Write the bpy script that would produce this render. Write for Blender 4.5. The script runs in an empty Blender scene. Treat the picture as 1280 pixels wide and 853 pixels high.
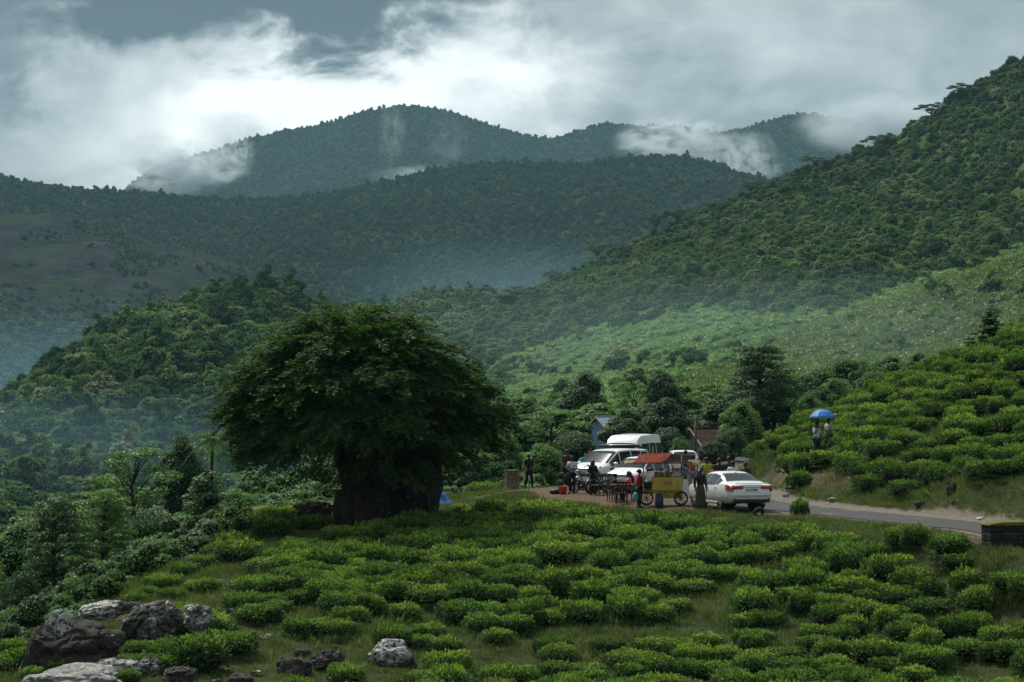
import bpy, math, random
import numpy as np
from mathutils import Vector, Matrix, noise as mnoise

S = bpy.context.scene
COL = S.collection
R = math.radians
# ------------------------------------------------------------------ camera, sky, sun, exposure
F, CX, HY, CZ = 3000.0, 640.0, 500.0, 4.1        # focal length (photo px), centre column, horizon row, eye height over the road
cd = bpy.data.cameras.new('camera'); cam = bpy.data.objects.new('camera', cd); COL.objects.link(cam)
cd.sensor_width = 36.0; cd.lens = F / 1280 * 36; cd.shift_y = (HY - 426.5) / 1280
cd.clip_start = 0.5; cd.clip_end = 60000
cam.location = (0, 0, CZ); cam.rotation_euler = (R(90), 0, 0)
S.camera = cam

SUN_EL, SUN_AZ = R(56), R(-35)      # azimuth from +Y towards +X
W = bpy.data.worlds.new('World'); S.world = W; W.use_nodes = True
def build_sky():
    nt = W.node_tree; N = nt.nodes; L = nt.links
    for n in list(N): N.remove(n)
    out = N.new('ShaderNodeOutputWorld'); bg = N.new('ShaderNodeBackground')
    bg.inputs['Strength'].default_value = 0.1
    L.new(bg.outputs[0], out.inputs[0])
    sky = N.new('ShaderNodeTexSky'); sky.sky_type = 'NISHITA'; sky.sun_disc = False
    sky.sun_elevation = SUN_EL; sky.sun_rotation = SUN_AZ
    def m(op, a, b=None, c=None, clamp=False):
        n = N.new('ShaderNodeMath'); n.operation = op; n.use_clamp = clamp
        for i, v in enumerate((a, b, c)):
            if v is None: continue
            if isinstance(v, (int, float)): n.inputs[i].default_value = v
            else: L.new(v, n.inputs[i])
        return n.outputs[0]
    tc = N.new('ShaderNodeTexCoord'); sep = N.new('ShaderNodeSeparateXYZ'); L.new(tc.outputs['Generated'], sep.inputs[0])
    x, y, z = sep.outputs
    def noise(scale, detail, dist, seed, rough=0.55, sz=1.7):
        mp = N.new('ShaderNodeMapping'); mp.inputs['Scale'].default_value = (scale, scale, scale * sz)
        mp.inputs['Location'].default_value = (seed * 3.1, seed * 1.7, seed * 2.3)
        L.new(tc.outputs['Generated'], mp.inputs[0])
        n = N.new('ShaderNodeTexNoise'); n.inputs['Scale'].default_value = 1.0; n.inputs['Detail'].default_value = detail
        n.inputs['Roughness'].default_value = rough; n.inputs['Distortion'].default_value = dist
        L.new(mp.outputs[0], n.inputs['Vector'])
        return n.outputs['Fac']
    big = noise(9, 7, 0.5, 1.3, 0.5)
    wx = m('MULTIPLY', m('SUBTRACT', noise(24, 6, 0.3, 4.1, 0.6), 0.5), 0.11)
    wz = m('MULTIPLY', m('SUBTRACT', noise(20, 6, 0.3, 7.7, 0.6), 0.5), 0.085)
    fine = noise(30, 7, 0.6, 2.2, 0.52)
    ys = m('MAXIMUM', y, 0.05)
    u = m('ADD', m('DIVIDE', x, ys), wx); v = m('ADD', m('DIVIDE', z, ys), wz)
    front = m('MULTIPLY_ADD', y, 8.0, -5.0, clamp=True)
    def blob(px, py, rx, ry, amp):
        a = m('DIVIDE', m('SUBTRACT', u, (px - CX) / F), rx / F); b = m('DIVIDE', m('SUBTRACT', v, (HY - py) / F), ry / F)
        r2 = m('ADD', m('MULTIPLY', a, a), m('MULTIPLY', b, b))
        return m('MULTIPLY', m('MULTIPLY', m('EXPONENT', m('MULTIPLY', r2, -1.0)), front), amp)
    t = m('ADD', m('MULTIPLY', m('SUBTRACT', big, 0.5), 1.0), 0.47)
    t = m('ADD', t, m('MULTIPLY', m('SUBTRACT', fine, 0.5), 0.38))
    for b in SKY_BLOBS: t = m('ADD', t, blob(*b))
    ramp = N.new('ShaderNodeValToRGB'); L.new(t, ramp.inputs[0])
    e = ramp.color_ramp.elements
    e[0].position = 0.0; e[0].color = (0.040, 0.057, 0.066, 1)
    e[1].position = 1.0; e[1].color = (0.64, 0.665, 0.655, 1)
    for p, c in ((0.30, (0.118, 0.146, 0.156)), (0.5, (0.235, 0.268, 0.275)), (0.75, (0.41, 0.445, 0.447))):
        k = e.new(p); k.color = (*c, 1)
    sc = N.new('ShaderNodeVectorMath'); sc.operation = 'SCALE'; sc.inputs['Scale'].default_value = 10.0
    L.new(ramp.outputs[0], sc.inputs[0])
    mix = N.new('ShaderNodeMix'); mix.data_type = 'RGBA'; mix.inputs['Factor'].default_value = 0.94
    L.new(sky.outputs[0], mix.inputs[6]); L.new(sc.outputs[0], mix.inputs[7])
    L.new(mix.outputs[2], bg.inputs['Color'])
SKY_BLOBS = [   # px, py, rx, ry, amount: the cloud gap over the ridge and the dark bank above it
    (365, 135, 180, 72, 0.54), (260, 60, 160, 35, 0.15), (610, 95, 130, 75, 0.38), (200, -5, 360, 46, -0.70), (430, 35, 120, 32, -0.55),
    (-20, 90, 60, 40, -0.35), (130, 190, 160, 60, 0.08), (900, 120, 260, 60, 0.05), (1080, 130, 130, 50, -0.08), (700, 60, 90, 50, 0.15),
    (930, 110, 50, 25, -0.12), (1180, 60, 160, 60, 0.02)]
build_sky()
W.cycles.sampling_method = 'MANUAL'; W.cycles.sample_map_resolution = 512

sd = bpy.data.lights.new('sun', 'SUN'); sun = bpy.data.objects.new('sun', sd); COL.objects.link(sun)
sd.energy = 2.5; sd.angle = R(12); sd.color = (1.0, 0.95, 0.86)
sun.rotation_euler = Vector((-math.sin(SUN_AZ) * math.cos(SUN_EL), -math.cos(SUN_AZ) * math.cos(SUN_EL), -math.sin(SUN_EL))).to_track_quat('-Z', 'Y').to_euler()
sun.location = (-50, 100, 80)
S.view_settings.view_transform = 'Standard'; S.view_settings.look = 'None'
S.view_settings.exposure = 0.92; S.view_settings.gamma = 1.0; S.view_settings.use_curve_mapping = False
S.cycles.use_denoising = True
S.cycles.max_bounces = 5; S.cycles.diffuse_bounces = 2; S.cycles.glossy_bounces = 2; S.cycles.transmission_bounces = 3
S.cycles.transparent_max_bounces = 8; S.cycles.volume_bounces = 1
S.cycles.caustics_reflective = False; S.cycles.caustics_refractive = False
S.cycles.volume_step_rate = 1.0; S.cycles.volume_max_steps = 64
# ------------------------------------------------------------------ helpers
rng = np.random.default_rng(11)
random.seed(5)
def P(px, py, d): return np.array([(px - CX) / F * d, d, CZ - (py - HY) / F * d])
def proj(p):
    p = np.asarray(p, float); return CX + p[..., 0] / p[..., 1] * F, HY - (p[..., 2] - CZ) / p[..., 1] * F

def _lat(seed, n=256):
    return np.random.default_rng(seed).random((n, n))
_LATS = {}
def vnoise(x, y, seed=0):
    if seed not in _LATS: _LATS[seed] = _lat(seed)
    T = _LATS[seed]; xi = np.floor(x).astype(int); yi = np.floor(y).astype(int); fx = x - xi; fy = y - yi
    fx = fx * fx * (3 - 2 * fx); fy = fy * fy * (3 - 2 * fy)
    a = T[xi % 256, yi % 256]; b = T[(xi + 1) % 256, yi % 256]; c = T[xi % 256, (yi + 1) % 256]; d = T[(xi + 1) % 256, (yi + 1) % 256]
    return (a * (1 - fx) + b * fx) * (1 - fy) + (c * (1 - fx) + d * fx) * fy
def fbm(x, y, seed=0, octv=4):
    s = 0; a = 0.5; n = 0
    for o in range(octv): s = s + a * vnoise(x * 2 ** o, y * 2 ** o, seed + o); n += a; a *= 0.5
    return s / n - 0.5
def inpoly(x, y, poly):
    x = np.asarray(x); r = np.zeros(x.shape, bool); n = len(poly)
    for i in range(n):
        x1, y1 = poly[i]; x2, y2 = poly[(i + 1) % n]
        if y1 == y2: continue
        r ^= ((y1 > y) != (y2 > y)) & (x < (x2 - x1) * (y - y1) / (y2 - y1) + x1)
    return r

def mesh_np(name, V, Fq, mats=(), mi=None, smooth=False):
    """V (n,3); Fq: (m,k) array or a list of arrays / tuples"""
    me = bpy.data.meshes.new(name); V = np.asarray(V, np.float32)
    if isinstance(Fq, np.ndarray):
        m, k = Fq.shape
        me.vertices.add(len(V)); me.vertices.foreach_set('co', V.ravel())
        me.loops.add(m * k); me.loops.foreach_set('vertex_index', Fq.astype(np.int32).ravel())
        me.polygons.add(m); me.polygons.foreach_set('loop_start', np.arange(0, m * k, k, dtype=np.int32))
    else:
        me.from_pydata(V.tolist(), [], [tuple(int(i) for i in f) for f in Fq])
    for t in mats: me.materials.append(t)
    if mi is not None: me.polygons.foreach_set('material_index', np.asarray(mi, np.int32))
    me.polygons.foreach_set('use_smooth', np.full(len(me.polygons), bool(smooth)))
    me.update(calc_edges=True); me.validate()
    return me
def link(name, data, parent=None, loc=None, rot=None, scale=None):
    o = bpy.data.objects.new(name, data); COL.objects.link(o)
    if parent: o.parent = parent
    if loc is not None: o.location = tuple(float(c) for c in loc)
    if rot is not None: o.rotation_euler = rot
    if scale is not None: o.scale = scale if hasattr(scale, '__len__') else (scale,) * 3
    return o
def tag(o, label=None, cat=None, group=None, kind=None):
    if label: o['label'] = label
    if cat: o['category'] = cat
    if group: o['group'] = group
    if kind: o['kind'] = kind
    return o
def thing(name, label, cat, loc=(0, 0, 0), rz=0.0, group=None, kind=None, scale=None):
    return tag(link(name, None, None, loc, (0, 0, rz), scale), label, cat, group, kind)

class MB:
    def __init__(s): s.v = []; s.f = []; s.n = 0
    def add(s, V, Fc):
        V = np.asarray(V, float); s.v.append(V); s.f += [tuple(int(i) + s.n for i in f) for f in Fc]; s.n += len(V); return s
    def box(s, c, size, rot=None, taper=1.0):
        h = np.array(size) / 2; V = np.array([(x, y, z) for z in (-1, 1) for y in (-1, 1) for x in (-1, 1)], float)
        V[4:, :2] *= taper; V = V * h
        if rot is not None: V = V @ np.array(Matrix.Rotation(rot[2], 3, 'Z') @ Matrix.Rotation(rot[1], 3, 'Y') @ Matrix.Rotation(rot[0], 3, 'X')).T
        return s.add(V + np.array(c), [(0, 2, 3, 1), (4, 5, 7, 6), (0, 1, 5, 4), (2, 6, 7, 3), (0, 4, 6, 2), (1, 3, 7, 5)])
    def tube(s, pts, rad, n=8, caps=True):
        pts = np.asarray(pts, float); rad = np.broadcast_to(np.asarray(rad, float), (len(pts),)); V = []
        T = np.gradient(pts, axis=0); up = None
        for p, t, r in zip(pts, T, rad):
            t = t / (np.linalg.norm(t) + 1e-9)
            if up is None: up = np.array([0, 0, 1.0]) if abs(t[2]) < 0.9 else np.array([1.0, 0, 0])
            a = np.cross(up, t); a /= np.linalg.norm(a) + 1e-9; b = np.cross(t, a); up = b
            for k in range(n):
                th = 2 * math.pi * k / n; V.append(p + r * (math.cos(th) * a + math.sin(th) * b))
        Fc = [(i * n + k, i * n + (k + 1) % n, (i + 1) * n + (k + 1) % n, (i + 1) * n + k) for i in range(len(pts) - 1) for k in range(n)]
        if caps: Fc += [tuple(range(n))[::-1], tuple((len(pts) - 1) * n + k for k in range(n))]
        return s.add(V, Fc)
    def lathe(s, prof, n=20, c=(0, 0, 0), axis='Z', closed=False):
        V = []; m = len(prof)
        for r, z in prof:
            for k in range(n):
                th = 2 * math.pi * k / n; q = (r * math.cos(th), r * math.sin(th), z)
                V.append({'Z': q, 'X': (q[2], q[0], q[1]), 'Y': (q[0], q[2], q[1])}[axis])
        rows = m if closed else m - 1
        Fc = [(i * n + k, i * n + (k + 1) % n, (i + 1) % m * n + (k + 1) % n, (i + 1) % m * n + k) for i in range(rows) for k in range(n)]
        if not closed: Fc += [tuple(range(n))[::-1], tuple((m - 1) * n + k for k in range(n))]
        return s.add(np.array(V) + np.array(c), Fc)
    def ell(s, c, r, n=12, m=8):
        V = [(0, 0, -1)]; Fc = []
        for i in range(1, m):
            ph = math.pi * i / m - math.pi / 2
            V += [(math.cos(ph) * math.cos(2 * math.pi * k / n), math.cos(ph) * math.sin(2 * math.pi * k / n), math.sin(ph)) for k in range(n)]
        V.append((0, 0, 1)); e = len(V) - 1
        for k in range(n):
            Fc.append((0, 1 + (k + 1) % n, 1 + k)); b = 1 + (m - 2) * n; Fc.append((b + k, b + (k + 1) % n, e))
            for i in range(m - 2):
                a = 1 + i * n; Fc.append((a + k, a + (k + 1) % n, a + n + (k + 1) % n, a + n + k))
        return s.add(np.array(V) * np.array(r) + np.array(c), Fc)
    def prism(s, poly, y0, y1, axis='Y'):
        n = len(poly); V = []
        for yy in (y0, y1):
            V += [{'Y': (a, yy, b), 'X': (yy, a, b), 'Z': (a, b, yy)}[axis] for a, b in poly]
        return s.add(V, [tuple(range(n)), tuple(range(2 * n - 1, n - 1, -1))] + [(i, n + i, n + (i + 1) % n, (i + 1) % n) for i in range(n)])
    def data(s, name, mat, smooth=False):
        return mesh_np(name, np.concatenate(s.v), s.f, [mat] if mat else [], smooth=smooth)
    def build(s, name, mat, parent=None, smooth=False, loc=None, rot=None, bevel=0.0):
        o = link(name, s.data(name, mat, smooth), parent, loc, rot)
        if bevel:
            b = o.modifiers.new('bevel', 'BEVEL'); b.width = bevel; b.segments = 2; b.limit_method = 'ANGLE'
        return o
def copy_tree(o, parent=None):
    c = o.copy(); COL.objects.link(c); c.parent = parent
    for ch in o.children: copy_tree(ch, c)
    return c
def apply_mods(o):
    dg = bpy.context.evaluated_depsgraph_get(); dg.update(); e = o.evaluated_get(dg)
    me = bpy.data.meshes.new_from_object(e, depsgraph=dg); o.modifiers.clear(); old = o.data; o.data = me; bpy.data.meshes.remove(old); return o

# ---- materials
def mat(name): 
    m = bpy.data.materials.new(name); m.use_nodes = True; m.node_tree.nodes.clear(); return m
class NT:
    def __init__(s, m): s.m = m; s.t = m.node_tree; s.N = s.t.nodes; s.L = s.t.links
    def n(s, typ, **kw):
        k = s.N.new('ShaderNode' + typ)
        for a, b in kw.items(): setattr(k, a, b)
        return k
    def put(s, sock, v):
        if isinstance(v, bpy.types.NodeSocket): s.L.new(v, sock)
        elif v is not None: sock.default_value = v
    def noise(s, scale, detail=4, rough=0.55, vec=None, dist=0.0):
        k = s.n('TexNoise'); k.inputs['Scale'].default_value = scale; k.inputs['Detail'].default_value = detail
        k.inputs['Roughness'].default_value = rough; k.inputs['Distortion'].default_value = dist
        if vec is not None: s.L.new(vec, k.inputs['Vector'])
        return k.outputs['Fac']
    def obj(s): return s.n('TexCoord').outputs['Object']
    def pos(s): return s.n('NewGeometry').outputs['Position']
    def ramp(s, fac, stops):
        k = s.n('ValToRGB'); s.L.new(fac, k.inputs[0]); e = k.color_ramp.elements
        for i, (p, c) in enumerate(stops):
            q = e[i] if i < 2 else e.new(p)
            q.position = p; q.color = (*c, 1) if len(c) == 3 else c
        return k.outputs[0]
    def mix(s, f, a, b, mode='MIX'):
        k = s.n('Mix'); k.data_type = 'RGBA'; k.blend_type = mode
        s.put(k.inputs[0], f)
        for i, v in ((6, a), (7, b)): s.put(k.inputs[i], (*v, 1) if isinstance(v, tuple) and len(v) == 3 else v)
        return k.outputs[2]
    def math(s, op, a, b=None, clamp=False):
        k = s.n('Math', operation=op); k.use_clamp = clamp; s.put(k.inputs[0], a)
        if b is not None: s.put(k.inputs[1], b)
        return k.outputs[0]
    def bump(s, h, dist=0.02, strength=1.0):
        k = s.n('Bump'); k.inputs['Distance'].default_value = dist; k.inputs['Strength'].default_value = strength
        s.L.new(h, k.inputs['Height']); return k.outputs[0]
    def out(s, col, rough=0.7, spec=0.3, normal=None, metal=0.0, coat=0.0, emit=None, estr=0.0):
        b = s.n('BsdfPrincipled'); s.put(b.inputs['Base Color'], (*col, 1) if isinstance(col, tuple) and len(col) == 3 else col)
        s.put(b.inputs['Roughness'], rough); s.put(b.inputs['Specular IOR Level'], spec); s.put(b.inputs['Metallic'], metal)
        b.inputs['Coat Weight'].default_value = coat; b.inputs['Coat Roughness'].default_value = 0.08
        if normal is not None: s.L.new(normal, b.inputs['Normal'])
        if emit: b.inputs['Emission Color'].default_value = (*emit, 1); b.inputs['Emission Strength'].default_value = estr
        o = s.n('OutputMaterial'); s.L.new(b.outputs[0], o.inputs['Surface']); s.b = b; s.o = o
        return s.m
def simple(name, col, rough=0.6, spec=0.3, metal=0.0, coat=0.0, vary=0.12, scale=6.0, bump=0.0):
    """paint, cloth, plastic ...: one colour with mottling and a little wear"""
    t = NT(mat(name)); n = t.noise(scale, 4, 0.6, t.obj())
    c2 = tuple(c * (1 - vary * 2) for c in col); c1 = tuple(min(1, c * (1 + vary)) for c in col)
    colr = t.ramp(n, [(0.3, c2), (0.7, c1)])
    return t.out(colr, rough, spec, t.bump(n, bump) if bump else None, metal, coat)
def leaf_mat(name, stops, trans=0.25, rough=0.55, spec=0.25, island=0.5, posvar=None, jit=0.6, coarse=False):
    """stops: colours picked at random per plant; every leaf then varies a little"""
    t = NT(mat(name)); oi = t.n('ObjectInfo'); g = t.n('NewGeometry')
    c = t.ramp(oi.outputs['Random'], stops)
    k = t.math('MULTIPLY_ADD', g.outputs['Random Per Island'], island); t.N[-1].inputs[2].default_value = 1 - island * 0.5
    if posvar:
        pn = t.noise(posvar, 3, 0.5, g.outputs['Position']); pk = t.math('MULTIPLY_ADD', pn, jit); t.N[-1].inputs[2].default_value = 1 - jit * 0.5
        k = t.math('MULTIPLY', k, pk)
    sc = t.n('VectorMath', operation='SCALE'); t.L.new(c, sc.inputs[0]); t.L.new(k, sc.inputs['Scale'])
    b = t.n('BsdfPrincipled'); t.L.new(sc.outputs[0], b.inputs['Base Color'])
    b.inputs['Roughness'].default_value = rough; b.inputs['Specular IOR Level'].default_value = spec
    o = t.n('OutputMaterial')
    if trans:
        tr = t.n('BsdfTranslucent'); s2 = t.n('VectorMath', operation='MULTIPLY'); t.L.new(sc.outputs[0], s2.inputs[0]); s2.inputs[1].default_value = (1.5, 1.7, 0.8)
        t.L.new(s2.outputs[0], tr.inputs['Color']); mx = t.n('MixShader'); mx.inputs[0].default_value = trans
        t.L.new(b.outputs[0], mx.inputs[1]); t.L.new(tr.outputs[0], mx.inputs[2]); t.L.new(mx.outputs[0], o.inputs['Surface'])
    else: t.L.new(b.outputs[0], o.inputs['Surface'])
    return t.m

# ---- instanced masses (forest, grass ...): one object of kind 'stuff'
def scatter(name, pts, rot, scl, idx, protos, label, cat):
    n = len(pts); me = bpy.data.meshes.new(name); me.vertices.add(n); me.vertices.foreach_set('co', np.asarray(pts, np.float32).ravel())
    a = me.attributes.new('rot', 'FLOAT_VECTOR', 'POINT'); a.data.foreach_set('vector', np.asarray(rot, np.float32).ravel())
    a = me.attributes.new('scl', 'FLOAT_VECTOR', 'POINT'); a.data.foreach_set('vector', np.asarray(scl, np.float32).ravel())
    a = me.attributes.new('idx', 'INT', 'POINT'); a.data.foreach_set('value', np.asarray(idx, np.int32).ravel())
    c = bpy.data.collections.new(name + '_kinds')
    for i, p in enumerate(protos):
        c.objects.link(bpy.data.objects.new('%s_%02d' % (name, i), p))
    ng = bpy.data.node_groups.new(name, 'GeometryNodeTree')
    ng.interface.new_socket('Geometry', in_out='INPUT', socket_type='NodeSocketGeometry'); ng.interface.new_socket('Geometry', in_out='OUTPUT', socket_type='NodeSocketGeometry')
    N = ng.nodes; L = ng.links; gi = N.new('NodeGroupInput'); go = N.new('NodeGroupOutput')
    ci = N.new('GeometryNodeCollectionInfo'); ci.inputs['Collection'].default_value = c
    ci.inputs['Separate Children'].default_value = True; ci.inputs['Reset Children'].default_value = True
    ip = N.new('GeometryNodeInstanceOnPoints'); ip.inputs['Pick Instance'].default_value = True
    def at(nm, typ):
        k = N.new('GeometryNodeInputNamedAttribute'); k.data_type = typ; k.inputs['Name'].default_value = nm
        return [s for s in k.outputs if s.enabled and s.name == 'Attribute'][0]
    e2r = N.new('FunctionNodeEulerToRotation'); L.new(at('rot', 'FLOAT_VECTOR'), e2r.inputs[0])
    L.new(gi.outputs[0], ip.inputs['Points']); L.new(ci.outputs[0], ip.inputs['Instance']); L.new(at('idx', 'INT'), ip.inputs['Instance Index'])
    L.new(e2r.outputs[0], ip.inputs['Rotation']); L.new(at('scl', 'FLOAT_VECTOR'), ip.inputs['Scale']); L.new(ip.outputs[0], go.inputs[0])
    o = link(name, me); mod = o.modifiers.new('scatter', 'NODES'); mod.node_group = ng
    return tag(o, label, cat, kind='stuff')
def leaves(C, D, Nn, Lh, Wd):
    """rhombic leaves: base C, direction D, face normal Nn, length, width -> V, quads"""
    D = D / (np.linalg.norm(D, axis=1, keepdims=True) + 1e-9); Sd = np.cross(D, Nn); Sd /= np.linalg.norm(Sd, axis=1, keepdims=True) + 1e-9
    Lh = np.broadcast_to(np.asarray(Lh, float), (len(C),))[:, None]; Wd = np.broadcast_to(np.asarray(Wd, float), (len(C),))[:, None]
    mid = C + D * Lh * 0.45
    V = np.stack([C, mid + Sd * Wd / 2, C + D * Lh, mid - Sd * Wd / 2], 1).reshape(-1, 3)
    return V, np.arange(len(C) * 4).reshape(-1, 4)
def unit(n, g=rng):
    v = g.normal(size=(n, 3)); return v / np.linalg.norm(v, axis=1, keepdims=True)
def join(parts):
    """[(V,F)] -> V, list of faces or one array when all have the same face size"""
    V = []; Fs = []; o = 0
    for v, f in parts: V.append(v); Fs.append(np.asarray(f) + o if isinstance(f, np.ndarray) else [tuple(i + o for i in q) for q in f]); o += len(v)
    if all(isinstance(f, np.ndarray) and f.shape[1] == Fs[0].shape[1] for f in Fs): return np.concatenate(V), np.concatenate(Fs)
    return np.concatenate(V), [tuple(q) for f in Fs for q in (f.tolist() if isinstance(f, np.ndarray) else f)]
def ellq(c, r, n=10, m=7, jit=0.0, g=rng):
    """all-quad ellipsoid (poles pinched) as the dark inside of a crown"""
    ph = np.linspace(-math.pi / 2, math.pi / 2, m + 1); th = np.arange(n) * 2 * math.pi / n
    V = np.stack([np.cos(ph)[:, None] * np.cos(th), np.cos(ph)[:, None] * np.sin(th), np.sin(ph)[:, None] * np.ones(n)], -1).reshape(-1, 3)
    V = V * (1 + jit * g.normal(size=(len(V), 1))) * np.array(r) + np.array(c)
    i, k = np.meshgrid(np.arange(m), np.arange(n), indexing='ij'); i = i.ravel(); k = k.ravel()
    return V, np.stack([i * n + k, i * n + (k + 1) % n, (i + 1) * n + (k + 1) % n, (i + 1) * n + k], 1)
# ------------------------------------------------------------------ ground
CT = [(x, y, z) for x, y, z in (
    (0, 0, 2.4), (0, 30, -2.2), (-18, 30, -3.2), (18, 30, -1.8), (0, -40, 3), (-50, 0, -4), (50, 0, 3), (0, 50, -3.9), (-14, 50, -4.4), (14, 50, -3.7),
    (-60, 60, -9), (45, 60, -0.5), (60, 90, 7), (70, 140, 12),
    (-60, 200, -15), (-120, 250, -23), (-60, 400, -22), (0, 300, -7), (60, 300, -2), (100, 350, 6), (200, 400, 25), (0, 450, -10), (-200, 450, -30),
    (-300, 200, -30), (300, 200, 40), (-80, 120, -15), (150, 100, 22), (-30, 260, -12), (400, 500, 45), (-400, 500, -34), (0, 600, -12))]
for px, py, d in (
    # field below the road
    (900, 853, 68), (900, 760, 75), (900, 700, 82), (900, 655, 88.5), (640, 853, 68), (640, 760, 76), (640, 700, 84), (640, 652, 94), (640, 622, 104),
    (1280, 853, 66), (1280, 760, 72), (1280, 700, 76.5), (1450, 760, 70), (1500, 853, 62), (400, 853, 66), (400, 760, 74), (400, 700, 84), (450, 668, 90),
    (520, 655, 95), (350, 690, 85), (250, 853, 64), (250, 780, 72), (260, 715, 82), (120, 853, 63), (130, 775, 73), (40, 848, 65), (330, 655, 96),
    (180, 748, 80), (1100, 700, 79), (780, 650, 92),
    # the fall into the valley
    (-20, 853, 78), (-40, 820, 95), (160, 735, 130), (60, 770, 118), (300, 690, 122), (400, 660, 130), (560, 605, 140), (600, 592, 150), (520, 600, 170),
    # dirt lot and road
    (700, 617, 105), (760, 619, 103), (820, 627, 97), (870, 633, 92.5), (930, 637, 90), (960, 632, 93.5), (1100, 648, 86.3), (1230, 661, 80), (1280, 666, 78),
    (860, 603, 119), (835, 595, 130), (800, 590, 140), (840, 590, 145), (900, 585, 150), (740, 607, 113), (660, 611, 111), (600, 625, 106), (900, 613, 107), (1400, 676, 73),
    # tea slope above the road
    (1280, 655, 80.5), (1280, 600, 86), (1280, 520, 96), (1280, 425, 111), (1100, 630, 92), (1100, 580, 98), (1100, 540, 105), (1100, 497, 116),
    (1000, 625, 97.5), (1010, 576, 104.5), (1030, 572, 105), (1022, 592, 101.5), (960, 600, 103), (960, 562, 117), (890, 590, 126), (1190, 610, 88.5), (1190, 462, 113), (1400, 640, 80), (1400, 520, 92), (1400, 370, 108),
    # beyond
    (640, 580, 180), (760, 575, 190), (870, 570, 180), (960, 550, 190), (1100, 510, 190), (1250, 450, 210)):
    CT.append(tuple(P(px, py, d)))
CT = np.array(CT, float)
def _tps():
    X = CT[:, :2] / 100; r2 = ((X[:, None] - X[None]) ** 2).sum(-1); K = np.where(r2 > 0, 0.5 * r2 * np.log(r2 + 1e-12), 0) + np.eye(len(X)) * 2e-5
    n = len(X); A = np.zeros((n + 3, n + 3)); A[:n, :n] = K; A[:n, n] = 1; A[:n, n + 1:] = X; A[n:, :n] = A[:n, n:].T
    return np.linalg.solve(A, np.r_[CT[:, 2], 0, 0, 0])
TW = _tps()
def tps(x, y):
    x = np.asarray(x, float); y = np.asarray(y, float); sh = x.shape; q = np.stack([x.ravel(), y.ravel()], 1) / 100; o = np.empty(len(q))
    for i in range(0, len(q), 20000):
        b = q[i:i + 20000]; r2 = ((b[:, None] - CT[None, :, :2] / 100) ** 2).sum(-1)
        o[i:i + 20000] = (0.5 * r2 * np.log(r2 + 1e-12)) @ TW[:-3] + TW[-3] + b @ TW[-2:]
    return o.reshape(sh)
# road centre line
RC = np.array([(34, 44), (24, 63), (17.0, 77.6), (13.3, 86.0), (10.3, 92.6), (8.9, 99), (8.4, 106), (8.4, 119), (9.2, 134), (12, 152), (17, 172)], float)
def _spline(P0, per=24):
    Q = np.vstack([2 * P0[0] - P0[1], P0, 2 * P0[-1] - P0[-2]]); o = []
    for i in range(1, len(Q) - 2):
        for t in np.linspace(0, 1, per, endpoint=False):
            a, b, c, d = Q[i - 1:i + 3]; o.append(0.5 * (2 * b + (c - a) * t + (2 * a - 5 * b + 4 * c - d) * t ** 2 + (3 * b - a - 3 * c + d) * t ** 3))
    return np.array(o + [P0[-1]])
RL = _spline(RC); RZ = tps(RL[:, 0], RL[:, 1])
RZ = np.convolve(np.pad(RZ, 15, mode='edge'), np.ones(31) / 31, 'valid')
RT = np.gradient(RL, axis=0); RT /= np.linalg.norm(RT, axis=1, keepdims=True); RN = np.stack([RT[:, 1], -RT[:, 0]], 1)   # RN: to the right going away
def road_rel(x, y):
    """signed distance from the road's centre line (+ = hill side), road height there"""
    x = np.asarray(x, float); sh = x.shape; q = np.stack([x.ravel(), np.asarray(y, float).ravel()], 1)
    s = np.full(len(q), 99.0); z = np.zeros(len(q)); w = (q[:, 0] > -10) & (q[:, 0] < 50) & (q[:, 1] > 30) & (q[:, 1] < 190)
    if w.any():
        qq = q[w]; d2 = ((qq[:, None] - RL[None]) ** 2).sum(-1); i = d2.argmin(1)
        sg = ((qq - RL[i]) * RN[i]).sum(1); s[w] = np.sqrt(d2.min(1)) * np.where(sg < 0, -1, 1); z[w] = RZ[i]
    return s.reshape(sh), z.reshape(sh)
def sstep(a, b, x): t = np.clip((x - a) / (b - a), 0, 1); return t * t * (3 - 2 * t)
LOT = [P(px, py, d)[:2] for px, py, d in ((575, 640, 99), (640, 616, 107), (690, 628, 100), (790, 638, 94), (870, 640, 91), (960, 640, 91), (960, 615, 103), (880, 597, 124), (800, 597, 126), (700, 600, 119), (655, 607, 114), (590, 618, 108))]
def lotd(x, y):   # 1 on the dirt lot
    jx = x + 1.2 * fbm(x * 0.5, y * 0.5, 71, 3); jy = y + 3.0 * fbm(x * 0.5 + 9, y * 0.5, 75, 3)
    r = np.zeros(np.shape(x))
    for dx, dy in ((0, 0), (0.4, 0), (-0.4, 0), (0, 1.2), (0, -1.2)): r = r + inpoly(jx + dx, jy + dy, LOT)
    return r / 5.0
def gz(x, y):
    x = np.asarray(x, float); y = np.asarray(y, float)
    far = sstep(480, 900, np.hypot(x, y - 100)); z = np.clip(tps(x, y), -60, 90) * (1 - far) - 28 * far
    s, rz = road_rel(x, y); k = 1 - sstep(2.9, np.where(s > 0, 4.4, 5.2), np.abs(s)); rough = 1 - np.maximum(k, lotd(x, y))
    z = z * (1 - k) + rz * k
    z = z + rough * (0.30 * fbm(x * 0.35, y * 0.35, 5, 3) + 0.12 * fbm(x * 1.6, y * 1.6, 9, 2))
    bank = np.exp(-((s - 5.2) / 1.6) ** 2) * (s > 0) * sstep(92, 100, y) * (1 - sstep(122, 130, y))
    return z + 0.5 * bank * fbm(x * 0.8, y * 0.8, 15, 3)
def gz1(x, y): return float(gz(np.array([x]), np.array([y]))[0])
def at(px, d): x = (px - CX) / F * d; return np.array([x, d, gz1(x, d)])

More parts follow.
